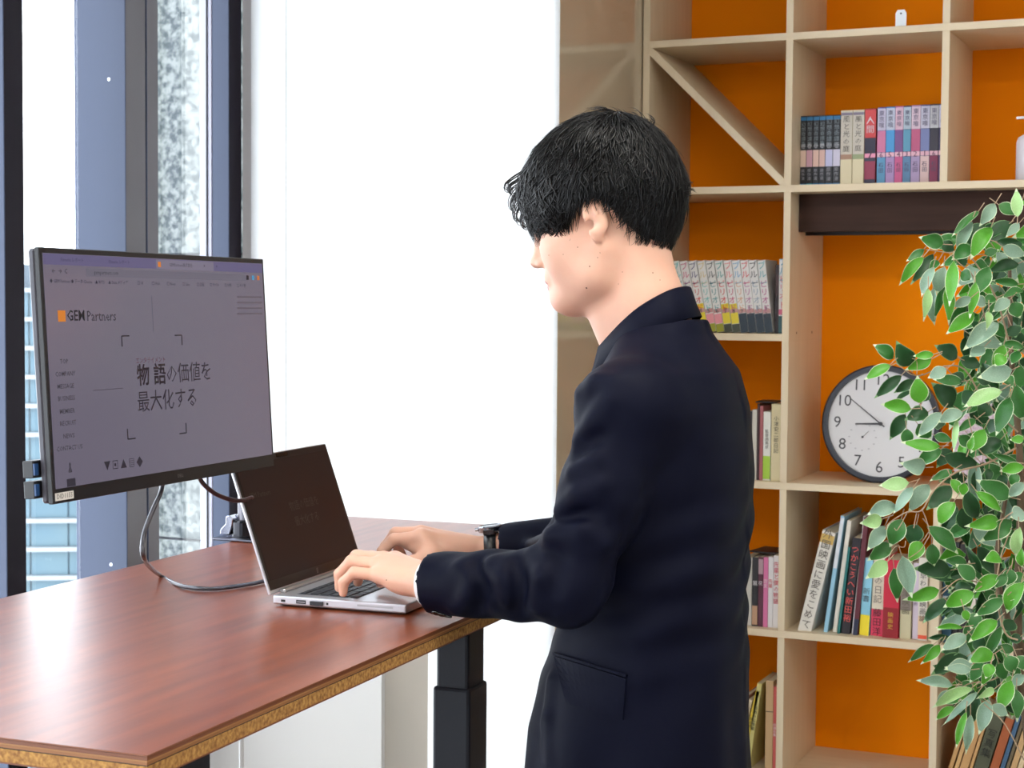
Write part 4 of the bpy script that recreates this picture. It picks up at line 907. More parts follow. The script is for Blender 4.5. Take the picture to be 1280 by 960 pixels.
def patch(name, tree, corners, nu, nv, th, m_, parent, lift=.0022):
    """a cloth piece laid on a surface: corners are four points of the outline"""
    c = [Vector((*q, 0)) for q in corners]; pts = []; nr = []
    for j in range(nv+1):
        for i in range(nu+1):
            u, v = i/nu, j/nv; p = (c[0]*(1-u)+c[1]*u)*(1-v)+(c[3]*(1-u)+c[2]*u)*v
            h = cast(tree, p.x, p.y)
            if h[0] is None: return None
            pts.append(h[0]); nr.append(h[1])
    W0 = nu+1
    for _ in range(8):
        for j in range(1, nv):
            for i in range(1, nu): q = j*W0+i; pts[q] = (pts[q]*2+pts[q-1]+pts[q+1]+pts[q-W0]+pts[q+W0])/6
    av = sum(nr, Vector())/len(nr); av.normalize(); b = BM()
    top = [b.verts.new(p+av*(lift+th)) for p in pts]; bot = [b.verts.new(p-av*.004) for p in pts]; W1 = nu+1
    for j in range(nv):
        for i in range(nu):
            q = j*W1+i; b.faces.new((top[q], top[q+1], top[q+W1+1], top[q+W1])); b.faces.new((bot[q+W1], bot[q+W1+1], bot[q+1], bot[q]))
    rim = [i for i in range(W1)]+[j*W1+nu for j in range(1, nv+1)]+[nv*W1+i for i in range(nu-1, -1, -1)]+[j*W1 for j in range(nv-1, 0, -1)]
    for a, d in zip(rim, rim[1:]+rim[:1]): b.faces.new((top[a], bot[a], bot[d], top[d]))
    bmesh.ops.recalc_face_normals(b, faces=b.faces[:]); return obj(name, b, m_, parent, smooth=False)
patch('pocket_flap', jt, [(694, 820), (784, 848), (780, 900), (709, 879)], 12, 6, .0022, navy, jk)
patch('pocket_welt', jt, [(693, 815.5), (785, 843.5), (784.5, 847), (693.5, 819)], 12, 1, .0028, navy, jk)
# collar round the neck: stand and fall
b = BM(); rows = []
NS = 44
_da = np.abs(-128+256*np.arange(NS+1)/NS); KA = (0, 45, 90, 128); CX, CY, CZ = [np.interp(_da, KA, v) for v in ((-.020, -.004, .046, .098), (0, .050, .066, .036), (1.527, 1.521, 1.490, 1.438))]
for _a in (CX, CY, CZ):
    _s = np.sign(np.arange(NS+1)-NS/2) if _a is CY else 1
    _a *= _s
    for _ in range(10): _a[1:-1] = (_a[:-2]+2*_a[1:-1]+_a[2:])/4
for i in range(NS+1):
    a = R(-128+256*i/NS)                                   # 0 is the nape
    bk_ = math.cos(a); sd = math.sin(a); t = abs(a)/R(128)
    fx, ly, zt_ = CX[i], CY[i], CZ[i]; t = abs(a)/R(128)
    outx = -bk_*.020; outy = sd*.024*(1-.3*t)
    wd = .040+.006*t
    prof = [(0, 0, -.022), (.0, .0, 0), (.1, .1, .0025), (.35, .35, .001), (.75, .75, -wd*.55), (1.15, 1.15, -wd), (1.1, 1.1, -wd-.0015), (.7, .7, -wd*.6), (.25, .25, -.012), (.15, .15, -.022)]
    rows.append([b.verts.new((fx+outx*p[0], ly+outy*p[1], zt_+p[2])) for p in prof])
for i in range(NS):
    for k in range(len(rows[0])): k2 = (k+1) % len(rows[0]); b.faces.new((rows[i][k], rows[i+1][k], rows[i+1][k2], rows[i][k2]))
b.faces.new(rows[0]); b.faces.new(rows[-1][::-1]); bmesh.ops.recalc_face_normals(b, faces=b.faces[:])
obj('collar', b, navy, jk, smooth=True)
# lapels down the front
for s in (1, -1):
    b = BM(); prev = None; fr = []
    for k in range(9):
        t = k/8; z_ = 1.445-.30*t; x_ = np.interp(z_, [q[0] for q in TOR], [q[1]+q[2] for q in TOR])
        w_ = .012+.055*math.sin(math.pi*min(1, t*1.0+.08))**.7*(1-t*.6)
        fr.append([b.verts.new((x_+.006-.0*t, s*.010, z_)), b.verts.new((x_-w_*.55+.008, s*(.014+w_), z_+.004)), b.verts.new((x_-w_*.55+.003, s*(.012+w_), z_+.002)), b.verts.new((x_-.002, s*.010, z_))])
    for a, d in zip(fr, fr[1:]):
        for q in range(4): b.faces.new((a[q], a[(q+1) % 4], d[(q+1) % 4], d[q]))
    b.faces.new(fr[0]); b.faces.new(fr[-1][::-1]); bmesh.ops.recalc_face_normals(b, faces=b.faces[:]); obj('lapel', b, navy, jk, smooth=True)
btnm = mat('black_button', (14, 14, 16), .18, spec=.8)
for (px, py) in ((545, 765.5), (552, 767.5), (560, 769.5), (568, 772)):
    h = cast(jt, px, py)
    if h[0]:
        b = BM(); lathe(b, [(.0058, -.001), (.0062, .0018), (.0050, .0028), (.0042, .0020)], 16); Mq = h[1].to_track_quat('Z', 'Y').to_matrix().to_4x4(); Mq.translation = h[0]; bmesh.ops.transform(b, matrix=Mq, verts=b.verts); obj('cuff_button', b, btnm, jk, smooth=True)
h = cast(jt, 682, 826)
if h[0]: b = BM(); bmesh.ops.create_uvsphere(b, u_segments=8, v_segments=6, radius=.0025, matrix=Matrix.Translation(h[0])); obj('front_button', b, mat('button_glint', (190, 190, 195), .2, .8), jk)  # bright bead: the glint on the front button, put into its colour
# shirt cuffs
shirt = mat('white_shirt', (238, 238, 240), .7)
for s in (1, -1):
    S_, E_, W_ = ARM[s]; cuff = np.array(lerp(E_, W_, 1.0 if s > 0 else .93)); n_ = np.array(W_)-np.array(E_); n_ = n_/np.linalg.norm(n_)
    if s > 0:
        b = BM(); prof = [(.0325, -.02), (.0325, .009), (.0312, .009), (.0312, -.02)]; lathe(b, prof, 32); Mq = Vector(n_).to_track_quat('Z', 'Y').to_matrix().to_4x4(); Mq.translation = Vector(cuff); bmesh.ops.transform(b, matrix=Mq, verts=b.verts)
        fs = [f for f in b.faces if len(f.verts) > 4]; bmesh.ops.delete(b, geom=fs, context='FACES_ONLY'); obj('shirt_cuff', b, shirt, man, smooth=True)
# trousers and shoes
TRF = Field(axis((-.16, .26, .009)), axis((-.26, .26, .009)), axis((.03, 1.0, .01)))
TRF.loft([(.80, .02, .108, .155), (.96, .012, .095, .140), (.99, .012, .094, .138)], 2.2)
for s in (1, -1):
    TRF.cone((.015, .080*s, .80), (.012, .102*s, .48), .088, .072, .03); TRF.cone((.012, .102*s, .48), (-.03, .108*s, .075), .070, .056, .02)
fobj('trousers', TRF, mat('navy_trousers', (24, 25, 36), .7), man, 2)
for s in (1, -1):
    Sh = Field(axis((-.12, .24, .006)), axis((.02*s if s > 0 else -.20, .20 if s > 0 else -.02, .006)), axis((-.006, .14, .005)))
    Sh.cone((-.055, .108*s, .040), (.06, .116*s, .036), .040, .042, .02); Sh.cone((.06, .116*s, .036), (.165, .120*s, .030), .042, .034, .03); Sh.cone((-.035, .107*s, .06), (-.03, .107*s, .10), .040, .040, .02)
    Sh.add(lambda x, y, z: z*1.0-.003+0*x+0*y, (-.2, -.3, -.1), (.3, .3, .2), .001, True) if 0 else None
    Sh.D = np.maximum(Sh.D, (.0015-Sh.ax[2])[None, None, :])
    fobj('shoe', Sh, mat('black_leather', (20, 18, 18), .3), man, 1)
# wrist watch on the right wrist
S_, E_, W_ = ARM[-1]; n_ = Vector(W_)-Vector(E_); n_.normalize(); wc = Vector(lerp(E_, W_, .985))
wt = thing('wrist_watch', 'black wrist watch with a steel case on the man\'s right wrist', 'watch', XF[man.name] @ wc, rot=(0, 0, 0))
Mq = (XF[man.name].to_3x3() @ n_).to_track_quat('Z', 'Y').to_matrix().to_4x4()
b = BM(); lathe(b, [(.0292, -.010), (.0312, -.0095), (.0312, .0095), (.0292, .010)], 36)
bmesh.ops.delete(b, geom=[f for f in b.faces if len(f.verts) > 4], context='FACES_ONLY'); lathe(b, [(.0292, .010), (.0292, -.010)], 36); bmesh.ops.delete(b, geom=[f for f in b.faces if len(f.verts) > 4], context='FACES_ONLY')
bmesh.ops.transform(b, matrix=Mq, verts=b.verts); obj('strap', b, mat('black_strap', (22, 24, 28), .3), wt, smooth=True)
up_ = Vector((0, 0, 1)); x_ = (XF[man.name].to_3x3() @ n_); y_ = up_.cross(x_).normalized(); up2 = x_.cross(y_)
Mw = Matrix((x_, y_, up2)).transposed().to_4x4(); Mw.translation = up2*.0300
def wpart(name, b, m_, sm=False): bmesh.ops.transform(b, matrix=Mw, verts=b.verts); return obj(name, b, m_, wt, smooth=sm)
wpart('case', lathe(BM(), [(.0195, 0), (.0205, .002), (.0205, .0085), (.018, .0105), (.0165, .0095)], 36), mat('watch_steel', (150, 152, 160), .18, 1.))
wpart('dial', lathe(BM(), [(.0164, .0088), (.0164, .0094)], 32), blk)
b = BM(); lathe(b, [(.003, 0), (.003, .005)], 12); bmesh.ops.transform(b, matrix=Matrix.Translation((.0205, 0, .005)) @ Matrix.Rotation(R(90), 4, 'Y'), verts=b.verts); wpart('crown', b, mat('watch_steel', (150, 152, 160), .18, 1.))
for yy in (-.0195, .0195): wpart('link', bx(BM(), -.0095, .0095, yy-.0035, yy+.0035, -.003, .0055, bev=.001), mat('dark_steel', (90, 92, 98), .2, 1.))
# moles on cheek, neck and hand
molem = mat('mole_brown', (92, 52, 40), .5)
for (px, py, r_) in ((733, 360, .0016), (737, 333, .0011), (686, 319, .0008), (704, 318, .0008), (722, 309, .0009), (747, 322, .0008), (750, 316, .0007), (778, 340, .0007), (816, 341, .0010), (825, 350, .0008), (773, 355, .0006), (483, 725, .0011)):
    h = cast(bt_, px, py)
    if h[0]:
        b = BM(); bmesh.ops.create_uvsphere(b, u_segments=8, v_segments=6, radius=r_, matrix=Matrix.Translation(h[0]-h[1]*r_*.45)); obj('mole', b, molem, body)
# ---- hair: a cap and several thousand tapering locks
hcn = np.array([0., 0., .045])
prof = [(.121, .098), (.127, .075), (.120, .040), (.106, .116), (.056, .154), (.01, .168), (-.059, .159), (-.091, .137), (-.114, .1), (-.126, .058), (-.129, .028), (-.118, -.005), (-.1, -.036), (-.076, -.068)]
pa_ = sorted([(math.atan2(z-hcn[2], x), math.hypot(x, z-hcn[2])) for x, z in prof])
pang = np.array([p[0] for p in pa_]); prad = np.array([p[1] for p in pa_])
def hair_R(d):
    """radius of the hair surface in direction d (n,3), head frame"""
    ang = np.arctan2(d[:, 2], d[:, 0]); a2 = np.where(ang < -2.6, ang+0, ang)
    pr_ = np.interp(a2, pang, prad, period=2*math.pi)
    cb = np.sqrt(d[:, 0]**2+d[:, 2]**2); sbb = np.abs(d[:, 1])
    W_ = np.where(d[:, 2] > 0, .094, .094+.006*d[:, 2]*2)
    return 1/np.sqrt((cb/pr_)**2+(sbb/W_)**2)
zl_t = np.array([(0, .038), (25, .034), (45, .020), (58, .004), (66, -.004), (74, .016), (84, .034), (98, .036), (108, .014), (118, -.016), (130, -.046), (150, -.064), (180, -.068)])
dc = np.array([-.42, 0.03, .90]); dc /= np.linalg.norm(dc)
def bound_dir(psi, dz=0):
    a = np.degrees(np.abs(((psi+math.pi) % (2*math.pi))-math.pi)); z = np.interp(a, zl_t[:, 0], zl_t[:, 1])+dz
    rx = np.where(np.cos(psi) > 0, .120, .100); v = np.stack([np.cos(psi)*rx, np.sin(psi)*.084, z-hcn[2]], 1); return v/np.linalg.norm(v, axis=1)[:, None]
def slerp(a, b_, t):
    dt = np.clip((a*b_).sum(1), -1, 1); om = np.arccos(dt); so = np.sin(om)+1e-9
    return (a*(np.sin((1-t)*om)/so)[:, None]+b_*(np.sin(t*om)/so)[:, None])
def to_person(p): return (p @ HM)+HC
NP_, NU = 120, 26
psi = np.linspace(0, 2*math.pi, NP_, endpoint=False); db = bound_dir(psi); ringsO = []; ringsI = []
for j in range(1, NU+1):
    d = slerp(np.repeat(dc[None], NP_, 0), db, np.full(NP_, j/NU)); Rr = hair_R(d)
    jag = 1+.010*np.sin(psi*31+j*.4)+.008*np.sin(psi*57+j*.9)
    ringsO.append(to_person(hcn+d*(Rr*.945*jag*(1 if j < NU else .97))[:, None])); ringsI.append(to_person(hcn+d*(Rr*.80)[:, None]))
V = np.concatenate([to_person((hcn+dc*hair_R(dc[None])[0]*.945)[None])]+ringsO+[ringsI[-1]])
Fc = []
for k in range(NP_): Fc.append((0, 1+k, 1+(k+1) % NP_))
tri = np.array(Fc); Qd = []
for j in range(NU):
    a0 = 1+j*NP_; a1 = a0+NP_
    for k in range(NP_): k2 = (k+1) % NP_; Qd.append((a0+k, a1+k, a1+k2, a0+k2))
me = bpy.data.meshes.new('hair_cap'); me.from_pydata(V.tolist(), [], Fc+Qd); me.update()
hair = mobj('hair', me, hairm, man, smooth=True)
def locks(n, psi, u0, u1, lift0, lift1, rad, curl, seg=9, seed=0, pull=None):
    g = np.random.default_rng(seed); K = seg+1
    ph = g.uniform(0, 6.28, n); fr = g.uniform(.6, 1.6, n); sw = g.normal(0, .08, n); P = np.zeros((n, K, 3)); 
    jz = g.normal(0, .006, n)
    for k in range(K):
        t = k/seg; u = u0+(u1-u0)*t; ps = psi+sw*t+curl*np.sin(ph+t*6.28*fr)*t
        d = slerp(np.repeat(dc[None], n, 0), bound_dir(ps, jz), u); Rr = hair_R(d)*(lift0+(lift1-lift0)*t+.012*np.sin(ph*2+t*5*fr))
        P[:, k] = hcn+d*Rr[:, None]
        if pull is not None: P[:, k] += pull[None, :]*(t**2)
    P = to_person(P.reshape(-1, 3)).reshape(n, K, 3); T_ = np.gradient(P, axis=1); T_ /= np.linalg.norm(T_, axis=2)[..., None]+1e-9
    C0 = to_person(hcn[None])[0]; N_ = P-C0; N_ /= np.linalg.norm(N_, axis=2)[..., None]; S_ = np.cross(T_, N_); S_ /= np.linalg.norm(S_, axis=2)[..., None]+1e-9; N_ = np.cross(S_, T_)
    rk = rad[:, None]*np.interp(np.linspace(0, 1, K), [0, .15, .6, 1], [.5, 1, .85, .08])[None, :]
    ring = [P+S_*(rk*1.5)[..., None], P+N_*(rk*.9)[..., None], P-S_*(rk*1.5)[..., None]]
    V = np.stack(ring, 2).reshape(-1, 3); base = (np.arange(n)*K*3)[:, None, None]; kk = (np.arange(seg)*3)[None, :, None]
    q = []
    for a in range(3): a2 = (a+1) % 3; q.append(np.stack([base[..., 0]+kk[..., 0]+a, base[..., 0]+kk[..., 0]+a2, base[..., 0]+kk[..., 0]+3+a2, base[..., 0]+kk[..., 0]+3+a], -1))
    return V, np.concatenate([x.reshape(-1, 4) for x in q])
g = np.random.default_rng(3)
sets = []
def px_locks(L, seed, spread=.004, cnt=5, rad=.0007, l0=0.):
    g2 = np.random.default_rng(seed); P = []
    for tr_ in L:
        q = np.array(tr_, float)
        for c_ in range(cnt):
            tt = np.linspace(0, len(q)-1, 12); xy = np.stack([np.interp(tt, range(len(q)), q[:, k]) for k in (0, 1)], 1)
            for _ in range(2): xy[1:-1] = (xy[:-2]+2*xy[1:-1]+xy[2:])/4
            la = l0+g2.normal(0, .018); o2 = g2.normal(0, spread*700, 2); pp = []
            for i_, (x_, y_) in enumerate(xy):
                d_ = pray(x_+o2[0], y_+o2[1]); o_ = MI @ CAM; dd = MI3 @ d_; t_2 = (la-o_.y)/dd.y; pp.append(np.array(o_+dd*t_2))
            P.append(pp)
    P = np.array(P); n_, K = P.shape[:2]; T_ = np.gradient(P, axis=1); T_ /= np.linalg.norm(T_, axis=2)[..., None]+1e-9
    S_ = np.cross(T_, np.array([0, 1., .1])); S_ /= np.linalg.norm(S_, axis=2)[..., None]+1e-9; N_ = np.cross(S_, T_); rk = (rad*np.interp(np.linspace(0, 1, K), [0, .2, .7, 1], [.7, 1, .8, .1]))[None, :, None]
    V = np.stack([P+S_*rk, P+N_*rk-S_*rk*.5, P-N_*rk-S_*rk*.5], 2).reshape(-1, 3); base = (np.arange(n_)*K*3)[:, None]; kk = (np.arange(K-1)*3)[None, :]
    return V, np.concatenate([np.stack([base+kk+a, base+kk+(a+1) % 3, base+kk+3+(a+1) % 3, base+kk+3+a], -1).reshape(-1, 4) for a in range(3)])
CURLS = [[(668, 205), (652, 218), (640, 224), (632, 230), (634, 238), (643, 240), (647, 234)], [(664, 215), (648, 228), (638, 232), (636, 242), (644, 246)], [(660, 225), (646, 240), (638, 252), (640, 264), (648, 268)], [(658, 235), (648, 255), (642, 268), (646, 278), (655, 276)],
 [(662, 240), (654, 262), (648, 276), (655, 286), (664, 282)], [(668, 245), (664, 268), (660, 284), (667, 290), (672, 284)], [(676, 250), (674, 270), (676, 284), (683, 288)], [(690, 250), (690, 272), (696, 284), (704, 290)], [(702, 250), (704, 275), (709, 288)],
 [(700, 175), (712, 168), (722, 172), (730, 182)], [(694, 180), (704, 196), (700, 212), (692, 226)], [(676, 190), (684, 206), (694, 214), (700, 222)]]
sets.append(px_locks(CURLS, 4, spread=.003, cnt=9, rad=.0009))
sets.append(px_locks([[(782, 160), (778, 146), (772, 138), (764, 136)], [(790, 158), (786, 144), (778, 136)], [(806, 162), (804, 148), (796, 140), (786, 140)], [(812, 160), (818, 150), (810, 144)], [(740, 158), (750, 146), (762, 142)], [(852, 240), (862, 236), (868, 240)], [(850, 225), (861, 232), (866, 230)], [(850, 246), (864, 244)]], 8, spread=.003, cnt=5, rad=.0006))
n = 3600; ps = g.uniform(0, 6.28, n); u0 = g.uniform(0, .72, n); sets.append(locks(n, ps, u0, np.minimum(u0+g.uniform(.22, .42, n), g.uniform(.97, 1.05, n)), .945, .985, g.uniform(.0006, .0014, n), .05, seed=5))
n = 1500; ps = g.uniform(0, 6.28, n); u0 = g.uniform(.55, .8, n); sets.append(locks(n, ps, u0, g.uniform(.97, 1.09, n), .95, .955, g.uniform(.0006, .0013, n), .05, seed=6))
n = 520; ps = g.uniform(-1.0, 1.0, n); u0 = g.uniform(.45, .8, n); sets.append(locks(n, ps, u0, g.uniform(.95, 1.16, n), .96, 1.00, g.uniform(.0007, .0013, n), .22, seed=7))
n = 700; ps = g.uniform(-3.1, 3.1, n); u0 = g.uniform(.0, .6, n); sets.append(locks(n, ps, u0, u0+g.uniform(.2, .4, n), .965, 1.010, g.uniform(.0007, .0015, n), .07, seed=18))
n = 90; ps = g.uniform(-3.1, 3.1, n); u0 = g.uniform(.02, .6, n); sets.append(locks(n, ps, u0, u0+g.uniform(.15, .3, n), .97, 1.045, g.uniform(.0003, .0006, n), .25, seed=8))
n = 26; ps = g.uniform(-2.5, -1.2, n); sets.append(locks(n, ps*0+g.uniform(-.6, .6, n), np.full(n, .0), g.uniform(.1, .2, n), .95, 1.06, g.uniform(.0004, .0008, n), .3, seed=9))
off = 0; Vs = []; Qs = []
for V, Q in sets: Vs.append(V); Qs.append(Q+off); off += len(V)
hl = mobj('hair_locks', qmesh('hair_locks', np.concatenate(Vs), np.concatenate(Qs)), mat('glossy_black_strands', (8, 7, 8), .28, spec=.32), hair, smooth=True); hl['kind'] = 'stuff'
# ------------------------------------------------------------ the leafy plant at the right edge
gm = {}
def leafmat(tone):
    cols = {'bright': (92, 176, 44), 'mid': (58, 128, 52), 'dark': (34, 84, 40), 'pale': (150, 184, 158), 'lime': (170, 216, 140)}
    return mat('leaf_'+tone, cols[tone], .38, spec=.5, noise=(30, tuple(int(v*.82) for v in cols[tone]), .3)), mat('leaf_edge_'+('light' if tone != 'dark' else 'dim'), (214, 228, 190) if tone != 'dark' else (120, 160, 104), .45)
def leaf_mesh(tone, shape):
    """one leaf, length and width 1: pointed oval folded at the midrib, pale rim"""
    NU_ = 8; xs_ = (-1, -.91, 0, .91, 1); V = []; Fq = []; mi = []
    bend, fold_, tw = ((.14, .30, 0), (.34, .5, .35), (-.2, .26, -.3), (.5, .6, .15))[shape]
    for i in range(NU_+1):
        t = i/NU_; w_ = .5*float(np.interp(t, (0, .08, .2, .35, .5, .65, .8, .92, 1), (.04, .46, .84, 1, .96, .76, .42, .14, .02)))
        w_ = max(w_, .012)
        for x in xs_:
            X_ = x*w_; a = tw*t; z_ = fold_*abs(x)*w_*.6-bend*(t-.5)**2+.03*math.sin(t*9+x*2)*abs(x)
            V.append((X_*math.cos(a), t, z_+X_*math.sin(a)))
    n = len(xs_)
    for i in range(NU_):
        for k in range(n-1): Fq.append((i*n+k, i*n+k+1, (i+1)*n+k+1, (i+1)*n+k)); mi.append(1 if k in (0, n-2) or i == NU_-1 else 0)
    me = bpy.data.meshes.new('leaf'); me.from_pydata(V, [], Fq); m1, m2 = leafmat(tone); me.materials.append(m1); me.materials.append(m2)
    me.polygons.foreach_set('material_index', mi); me.polygons.foreach_set('use_smooth', [True]*len(mi)); me.update(); return me
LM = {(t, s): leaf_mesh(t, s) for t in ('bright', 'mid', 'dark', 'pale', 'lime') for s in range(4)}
gp = random.Random(21)
tp = at_d(1292, 800, 3.12)
plant = thing('leafy_tree', 'tall artificial fig tree with green white-edged leaves at the right in front of the shelf', 'plant', (tp.x, tp.y, 0))
PI_ = XF[plant.name].inverted()
nleaf = 0
petiole = mat('twig_tan', (176, 150, 122), .7)
twb = BM()
def leaf(bx_, by_, tx_, ty_, w_, tone, d=None, first=[True]):
    global nleaf
    if nleaf >= 296: return
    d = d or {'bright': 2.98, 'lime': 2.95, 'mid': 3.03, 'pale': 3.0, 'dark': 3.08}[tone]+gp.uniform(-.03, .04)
    a = PI_ @ at_d(bx_, by_, d); e = PI_ @ at_d(tx_, ty_, d+gp.uniform(-.012, .012)); y = e-a; L = y.length*1.2; y.normalize()
    view = pray(bx_, by_).normalized(); nrm = (-view+Vector((gp.uniform(-.35, .35), gp.uniform(-.35, .35), gp.uniform(-.1, .5)))).normalized()
    x = y.cross(nrm).normalized(); z = x.cross(y)
    M4 = Matrix((x, y, z)).transposed().to_4x4()
    o = bpy.data.objects.new('leaf', LM[(tone, gp.randrange(4))]); C.objects.link(o); o.parent = plant
    o.rotation_euler = M4.to_euler(); o.location = a; wm = w_/F_PX*d*1.2; o.scale = (wm, L, L); nleaf += 1
    q = a-y*.016+Vector((gp.uniform(-.003, .003), gp.uniform(-.003, .003), .004)); tube(twb, [a+y*.002, q], [.0007, .0010], 5)
A_, B_, C_, D_, E_2, F_2, G_ = [(1080, y, 6.4) for y in (240, 340, 430, 530, 630, 720)]+[(1120, 820, 6.857)]
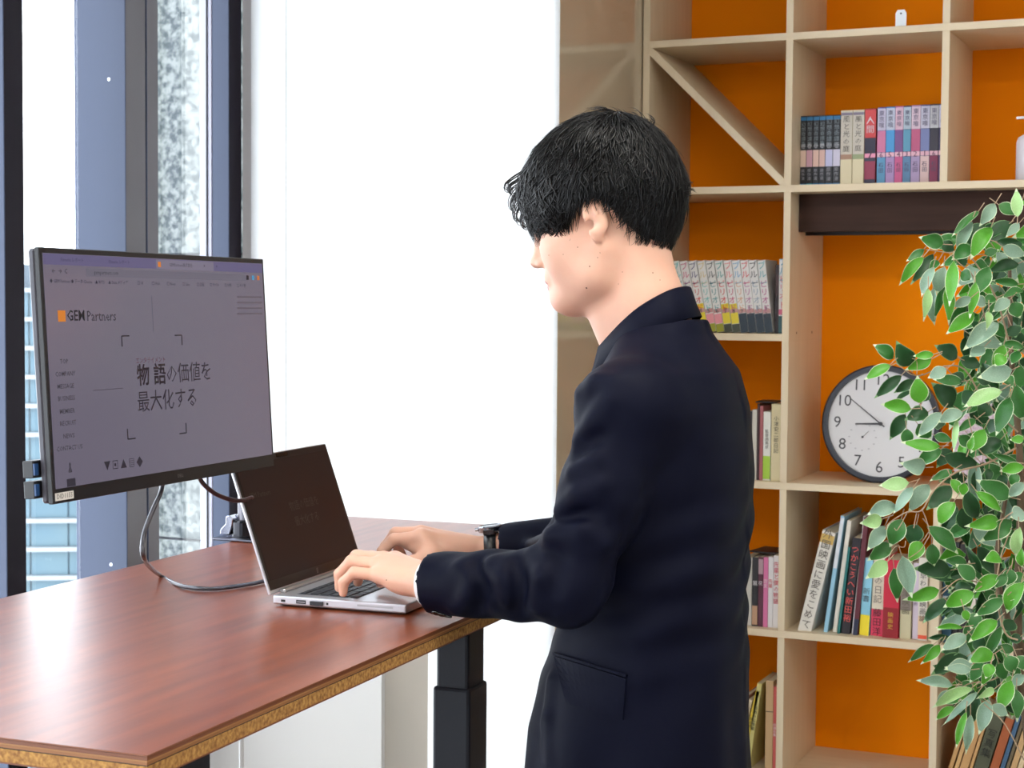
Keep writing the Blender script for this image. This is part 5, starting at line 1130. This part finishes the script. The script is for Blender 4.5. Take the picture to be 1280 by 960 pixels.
LEAVES = {0: [(1050,90,945,245,90,'pale'),(920,150,735,320,60,'mid'),(860,235,755,455,85,'pale'),(960,250,840,400,110,'dark'),(1020,275,875,490,110,'bright'),(1180,240,1010,380,130,'dark'),(1240,250,1150,345,60,'pale'),(1060,400,1260,420,80,'dark'),(1075,100,1200,170,90,'mid'),(1230,200,1220,5,80,'lime'),
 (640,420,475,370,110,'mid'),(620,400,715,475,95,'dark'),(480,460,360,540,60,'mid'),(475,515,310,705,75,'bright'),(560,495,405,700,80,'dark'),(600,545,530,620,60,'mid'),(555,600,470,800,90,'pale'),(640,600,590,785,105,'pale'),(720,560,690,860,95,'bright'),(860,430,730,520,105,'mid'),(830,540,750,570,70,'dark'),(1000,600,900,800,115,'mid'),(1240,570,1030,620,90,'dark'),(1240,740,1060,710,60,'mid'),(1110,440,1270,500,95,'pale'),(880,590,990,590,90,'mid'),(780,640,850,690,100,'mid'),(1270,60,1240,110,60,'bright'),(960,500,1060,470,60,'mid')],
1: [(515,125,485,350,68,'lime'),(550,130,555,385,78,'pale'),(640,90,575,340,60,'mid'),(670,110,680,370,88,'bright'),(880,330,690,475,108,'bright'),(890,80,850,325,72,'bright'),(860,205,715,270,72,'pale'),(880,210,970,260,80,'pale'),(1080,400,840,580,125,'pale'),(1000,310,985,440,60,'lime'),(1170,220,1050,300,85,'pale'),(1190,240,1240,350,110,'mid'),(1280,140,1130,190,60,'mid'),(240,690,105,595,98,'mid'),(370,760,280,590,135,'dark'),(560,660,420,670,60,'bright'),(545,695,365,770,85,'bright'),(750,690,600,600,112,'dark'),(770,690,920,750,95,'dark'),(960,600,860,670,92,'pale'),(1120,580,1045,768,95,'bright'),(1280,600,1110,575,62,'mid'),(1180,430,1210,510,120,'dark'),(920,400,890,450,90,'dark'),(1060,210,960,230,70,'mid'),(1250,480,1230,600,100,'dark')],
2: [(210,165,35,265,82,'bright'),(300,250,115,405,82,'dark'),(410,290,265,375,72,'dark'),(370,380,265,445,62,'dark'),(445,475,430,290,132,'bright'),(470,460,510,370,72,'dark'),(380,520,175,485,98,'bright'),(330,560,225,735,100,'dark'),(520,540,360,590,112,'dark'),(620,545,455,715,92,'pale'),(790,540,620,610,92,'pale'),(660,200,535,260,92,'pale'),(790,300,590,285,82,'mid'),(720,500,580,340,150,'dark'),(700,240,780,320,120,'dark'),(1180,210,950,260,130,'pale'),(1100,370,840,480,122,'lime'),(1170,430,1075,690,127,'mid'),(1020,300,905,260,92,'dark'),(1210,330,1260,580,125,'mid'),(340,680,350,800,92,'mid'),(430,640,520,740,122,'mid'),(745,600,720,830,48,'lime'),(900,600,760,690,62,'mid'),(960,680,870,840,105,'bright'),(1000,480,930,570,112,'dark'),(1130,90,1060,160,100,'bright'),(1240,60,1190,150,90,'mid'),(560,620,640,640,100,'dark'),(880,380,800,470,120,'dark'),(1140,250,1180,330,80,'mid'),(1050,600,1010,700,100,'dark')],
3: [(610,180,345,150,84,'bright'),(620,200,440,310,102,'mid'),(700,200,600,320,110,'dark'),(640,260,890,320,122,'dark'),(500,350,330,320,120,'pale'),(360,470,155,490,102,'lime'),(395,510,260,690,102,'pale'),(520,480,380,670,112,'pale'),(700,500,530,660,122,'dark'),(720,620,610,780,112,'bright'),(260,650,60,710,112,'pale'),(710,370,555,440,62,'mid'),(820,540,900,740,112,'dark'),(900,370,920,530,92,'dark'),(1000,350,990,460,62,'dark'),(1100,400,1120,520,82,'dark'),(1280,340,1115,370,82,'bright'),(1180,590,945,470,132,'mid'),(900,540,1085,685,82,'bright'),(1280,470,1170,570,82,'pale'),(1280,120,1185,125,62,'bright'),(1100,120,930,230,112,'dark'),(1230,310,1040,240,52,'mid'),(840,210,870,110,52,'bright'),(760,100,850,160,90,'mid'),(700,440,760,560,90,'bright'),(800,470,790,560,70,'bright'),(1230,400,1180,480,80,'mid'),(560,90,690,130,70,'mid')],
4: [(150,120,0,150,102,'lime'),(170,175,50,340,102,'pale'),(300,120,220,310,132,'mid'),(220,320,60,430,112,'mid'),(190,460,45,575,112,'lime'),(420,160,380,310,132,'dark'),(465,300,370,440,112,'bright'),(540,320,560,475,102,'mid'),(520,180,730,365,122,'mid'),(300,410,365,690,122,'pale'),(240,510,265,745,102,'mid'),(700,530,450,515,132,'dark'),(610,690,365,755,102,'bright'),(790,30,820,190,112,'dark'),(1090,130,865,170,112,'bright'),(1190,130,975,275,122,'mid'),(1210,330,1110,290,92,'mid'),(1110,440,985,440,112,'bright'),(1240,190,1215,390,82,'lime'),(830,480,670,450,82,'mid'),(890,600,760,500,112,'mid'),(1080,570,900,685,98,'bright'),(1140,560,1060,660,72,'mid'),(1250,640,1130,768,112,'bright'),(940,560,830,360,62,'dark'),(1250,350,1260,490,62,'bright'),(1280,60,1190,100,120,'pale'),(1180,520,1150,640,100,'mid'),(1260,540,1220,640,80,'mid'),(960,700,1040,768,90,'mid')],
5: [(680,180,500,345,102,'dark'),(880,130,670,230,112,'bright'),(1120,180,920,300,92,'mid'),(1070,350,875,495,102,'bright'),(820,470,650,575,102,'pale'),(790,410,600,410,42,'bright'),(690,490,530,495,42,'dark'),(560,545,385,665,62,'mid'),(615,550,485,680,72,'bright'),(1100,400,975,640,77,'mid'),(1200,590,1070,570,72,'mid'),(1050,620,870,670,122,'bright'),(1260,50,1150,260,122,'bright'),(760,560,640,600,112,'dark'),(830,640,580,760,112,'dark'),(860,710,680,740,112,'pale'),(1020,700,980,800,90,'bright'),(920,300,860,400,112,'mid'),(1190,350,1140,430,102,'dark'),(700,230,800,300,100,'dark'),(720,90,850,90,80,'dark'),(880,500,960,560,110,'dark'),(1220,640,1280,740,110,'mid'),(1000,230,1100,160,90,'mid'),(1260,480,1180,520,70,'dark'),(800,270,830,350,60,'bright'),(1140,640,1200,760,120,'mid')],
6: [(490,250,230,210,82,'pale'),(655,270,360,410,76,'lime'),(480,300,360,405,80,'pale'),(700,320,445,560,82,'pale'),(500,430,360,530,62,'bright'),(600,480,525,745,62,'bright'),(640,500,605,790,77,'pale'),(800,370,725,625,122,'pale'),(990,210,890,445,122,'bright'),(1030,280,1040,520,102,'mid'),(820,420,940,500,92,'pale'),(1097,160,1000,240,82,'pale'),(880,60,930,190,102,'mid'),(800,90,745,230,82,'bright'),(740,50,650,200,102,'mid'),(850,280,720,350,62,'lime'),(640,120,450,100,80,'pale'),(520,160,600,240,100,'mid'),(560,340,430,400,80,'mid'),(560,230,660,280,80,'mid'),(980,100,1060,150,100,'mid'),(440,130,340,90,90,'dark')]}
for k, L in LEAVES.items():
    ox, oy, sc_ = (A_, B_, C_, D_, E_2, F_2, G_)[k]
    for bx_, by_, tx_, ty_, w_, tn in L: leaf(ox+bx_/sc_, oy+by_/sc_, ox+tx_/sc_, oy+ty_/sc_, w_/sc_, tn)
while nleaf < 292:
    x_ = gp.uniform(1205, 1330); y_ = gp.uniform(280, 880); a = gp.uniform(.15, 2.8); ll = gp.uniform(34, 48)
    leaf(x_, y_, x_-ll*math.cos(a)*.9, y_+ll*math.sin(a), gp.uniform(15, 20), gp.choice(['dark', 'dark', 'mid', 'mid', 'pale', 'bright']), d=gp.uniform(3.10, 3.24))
# the dense mass of leaves behind and beyond the frame, past the count that is built one by one
V_ = []; F_ = []; MI_ = []
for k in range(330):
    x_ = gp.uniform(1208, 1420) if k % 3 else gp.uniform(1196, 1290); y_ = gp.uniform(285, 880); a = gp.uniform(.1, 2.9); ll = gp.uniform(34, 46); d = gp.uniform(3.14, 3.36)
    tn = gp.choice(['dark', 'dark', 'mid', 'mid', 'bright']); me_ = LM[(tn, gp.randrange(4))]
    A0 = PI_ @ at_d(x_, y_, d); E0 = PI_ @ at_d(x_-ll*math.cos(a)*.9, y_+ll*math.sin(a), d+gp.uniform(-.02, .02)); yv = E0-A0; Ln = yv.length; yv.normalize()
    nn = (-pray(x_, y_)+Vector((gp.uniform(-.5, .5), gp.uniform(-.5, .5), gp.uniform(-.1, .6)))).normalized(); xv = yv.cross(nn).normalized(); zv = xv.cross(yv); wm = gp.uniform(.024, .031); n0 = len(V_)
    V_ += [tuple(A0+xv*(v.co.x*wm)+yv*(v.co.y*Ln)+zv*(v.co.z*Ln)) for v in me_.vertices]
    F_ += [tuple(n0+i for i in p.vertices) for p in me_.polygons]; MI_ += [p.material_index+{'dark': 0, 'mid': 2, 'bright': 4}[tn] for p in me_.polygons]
me_ = bpy.data.meshes.new('inner_foliage'); me_.from_pydata(V_, [], F_)
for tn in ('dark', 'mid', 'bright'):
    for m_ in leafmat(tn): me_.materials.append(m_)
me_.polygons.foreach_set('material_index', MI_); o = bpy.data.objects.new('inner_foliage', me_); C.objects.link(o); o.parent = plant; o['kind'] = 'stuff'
obj('leaf_stalks', twb, petiole, plant)['kind'] = 'stuff'
bark = mat('trunk_brown', (112, 92, 70), .8, noise=(40, (84, 66, 48), .3), bump=(60, .3), stretch=(1, 1, .3))
def br(L, r0, r1, d, nm='branch', m_=petiole):
    r0, r1 = r0*.62, r1*.75; P = [tuple(PI_ @ at_d(x, y, dd)) for (x, y), dd in zip(L, d if isinstance(d, (list, tuple)) else [d]*len(L))]; n = len(P)
    obj(nm, tube(BM(), P, [r0+(r1-r0)*i/(n-1) for i in range(n)], 8, smooth_sub=4), m_, plant, smooth=True)
base = Vector((tp.x, tp.y, .2)); 
b = BM(); tube(b, [(0, 0, .19), (.01, .01, .5), tuple(PI_ @ at_d(1284, 900, 3.14)), tuple(PI_ @ at_d(1272, 800, 3.13)), tuple(PI_ @ at_d(1276, 600, 3.13)), tuple(PI_ @ at_d(1264, 440, 3.12)), tuple(PI_ @ at_d(1262, 320, 3.1))], [.014, .012, .010, .009, .007, .005, .003], 10, smooth_sub=5); obj('trunk', b, bark, plant, smooth=True)
b = BM(); tube(b, [(.03, .0, .19), (.045, .01, .5), tuple(PI_ @ at_d(1300, 860, 3.15)), tuple(PI_ @ at_d(1262, 780, 3.1)), tuple(PI_ @ at_d(1246, 700, 3.08)), tuple(PI_ @ at_d(1262, 600, 3.08))], [.010, .009, .007, .006, .005, .003], 10, smooth_sub=5); obj('trunk', b, bark, plant, smooth=True)
br([(1264, 440), (1244, 370), (1210, 318), (1186, 316), (1158, 312)], .0032, .001, [3.1, 3.06, 3.03, 3.02, 3.0])
br([(1186, 316), (1200, 330), (1216, 345), (1232, 400)], .0012, .002, 3.06); br([(1272, 540), (1230, 500), (1206, 462), (1180, 458), (1146, 470), (1120, 454)], .0032, .001, [3.1, 3.07, 3.04, 3.03, 3.02, 3.0])
br([(1120, 454), (1112, 458), (1104, 462)], .0011, .0008, 2.99); br([(1146, 470), (1146, 452), (1140, 448)], .001, .0008, 3.0); br([(1270, 560), (1232, 580), (1196, 590), (1168, 612), (1152, 638), (1134, 640), (1114, 652), (1106, 662)], .0034, .0012, [3.1, 3.06, 3.02, 3.0, 2.98, 2.98, 2.97, 2.97])
br([(1152, 636), (1158, 650), (1162, 668), (1158, 676), (1150, 688), (1132, 700)], .0016, .0009, 2.98); br([(1134, 641), (1122, 662), (1118, 660)], .0013, .0008, 2.97); br([(1146, 640), (1142, 660), (1144, 655)], .0014, .0008, 2.98)
br([(1132, 676), (1130, 684), (1118, 684), (1108, 706)], .0013, .0008, 2.98); br([(1262, 760), (1236, 735), (1206, 724), (1192, 728), (1176, 744)], .0028, .001, [3.1, 3.05, 3.02, 3.0, 2.99]); br([(1272, 800), (1256, 790), (1246, 745), (1250, 700), (1264, 660)], .003, .0016, 3.02)
br([(1276, 830), (1240, 850), (1210, 855), (1186, 872)], .003, .001, [3.1, 3.05, 3.02, 3.0]); br([(1230, 880), (1256, 905), (1280, 950)], .0014, .002, 2.98); br([(1266, 640), (1250, 655), (1248, 690)], .0018, .001, 3.0); br([(1248, 580), (1222, 560), (1210, 520)], .0022, .001, 3.02)
# pot on the floor
b = BM(); lathe(b, [(.12, 0), (.13, .01), (.155, .26), (.165, .27), (.165, .29), (.150, .29), (.148, .20)], 40); obj('pot', b, mat('white_pot', (224, 222, 216), .4), plant, smooth=False)
obj('soil', lathe(BM(), [(.147, .2005), (.147, .215)], 32), mat('potting_soil', (60, 46, 36), .95, bump=(60, .5)), plant)
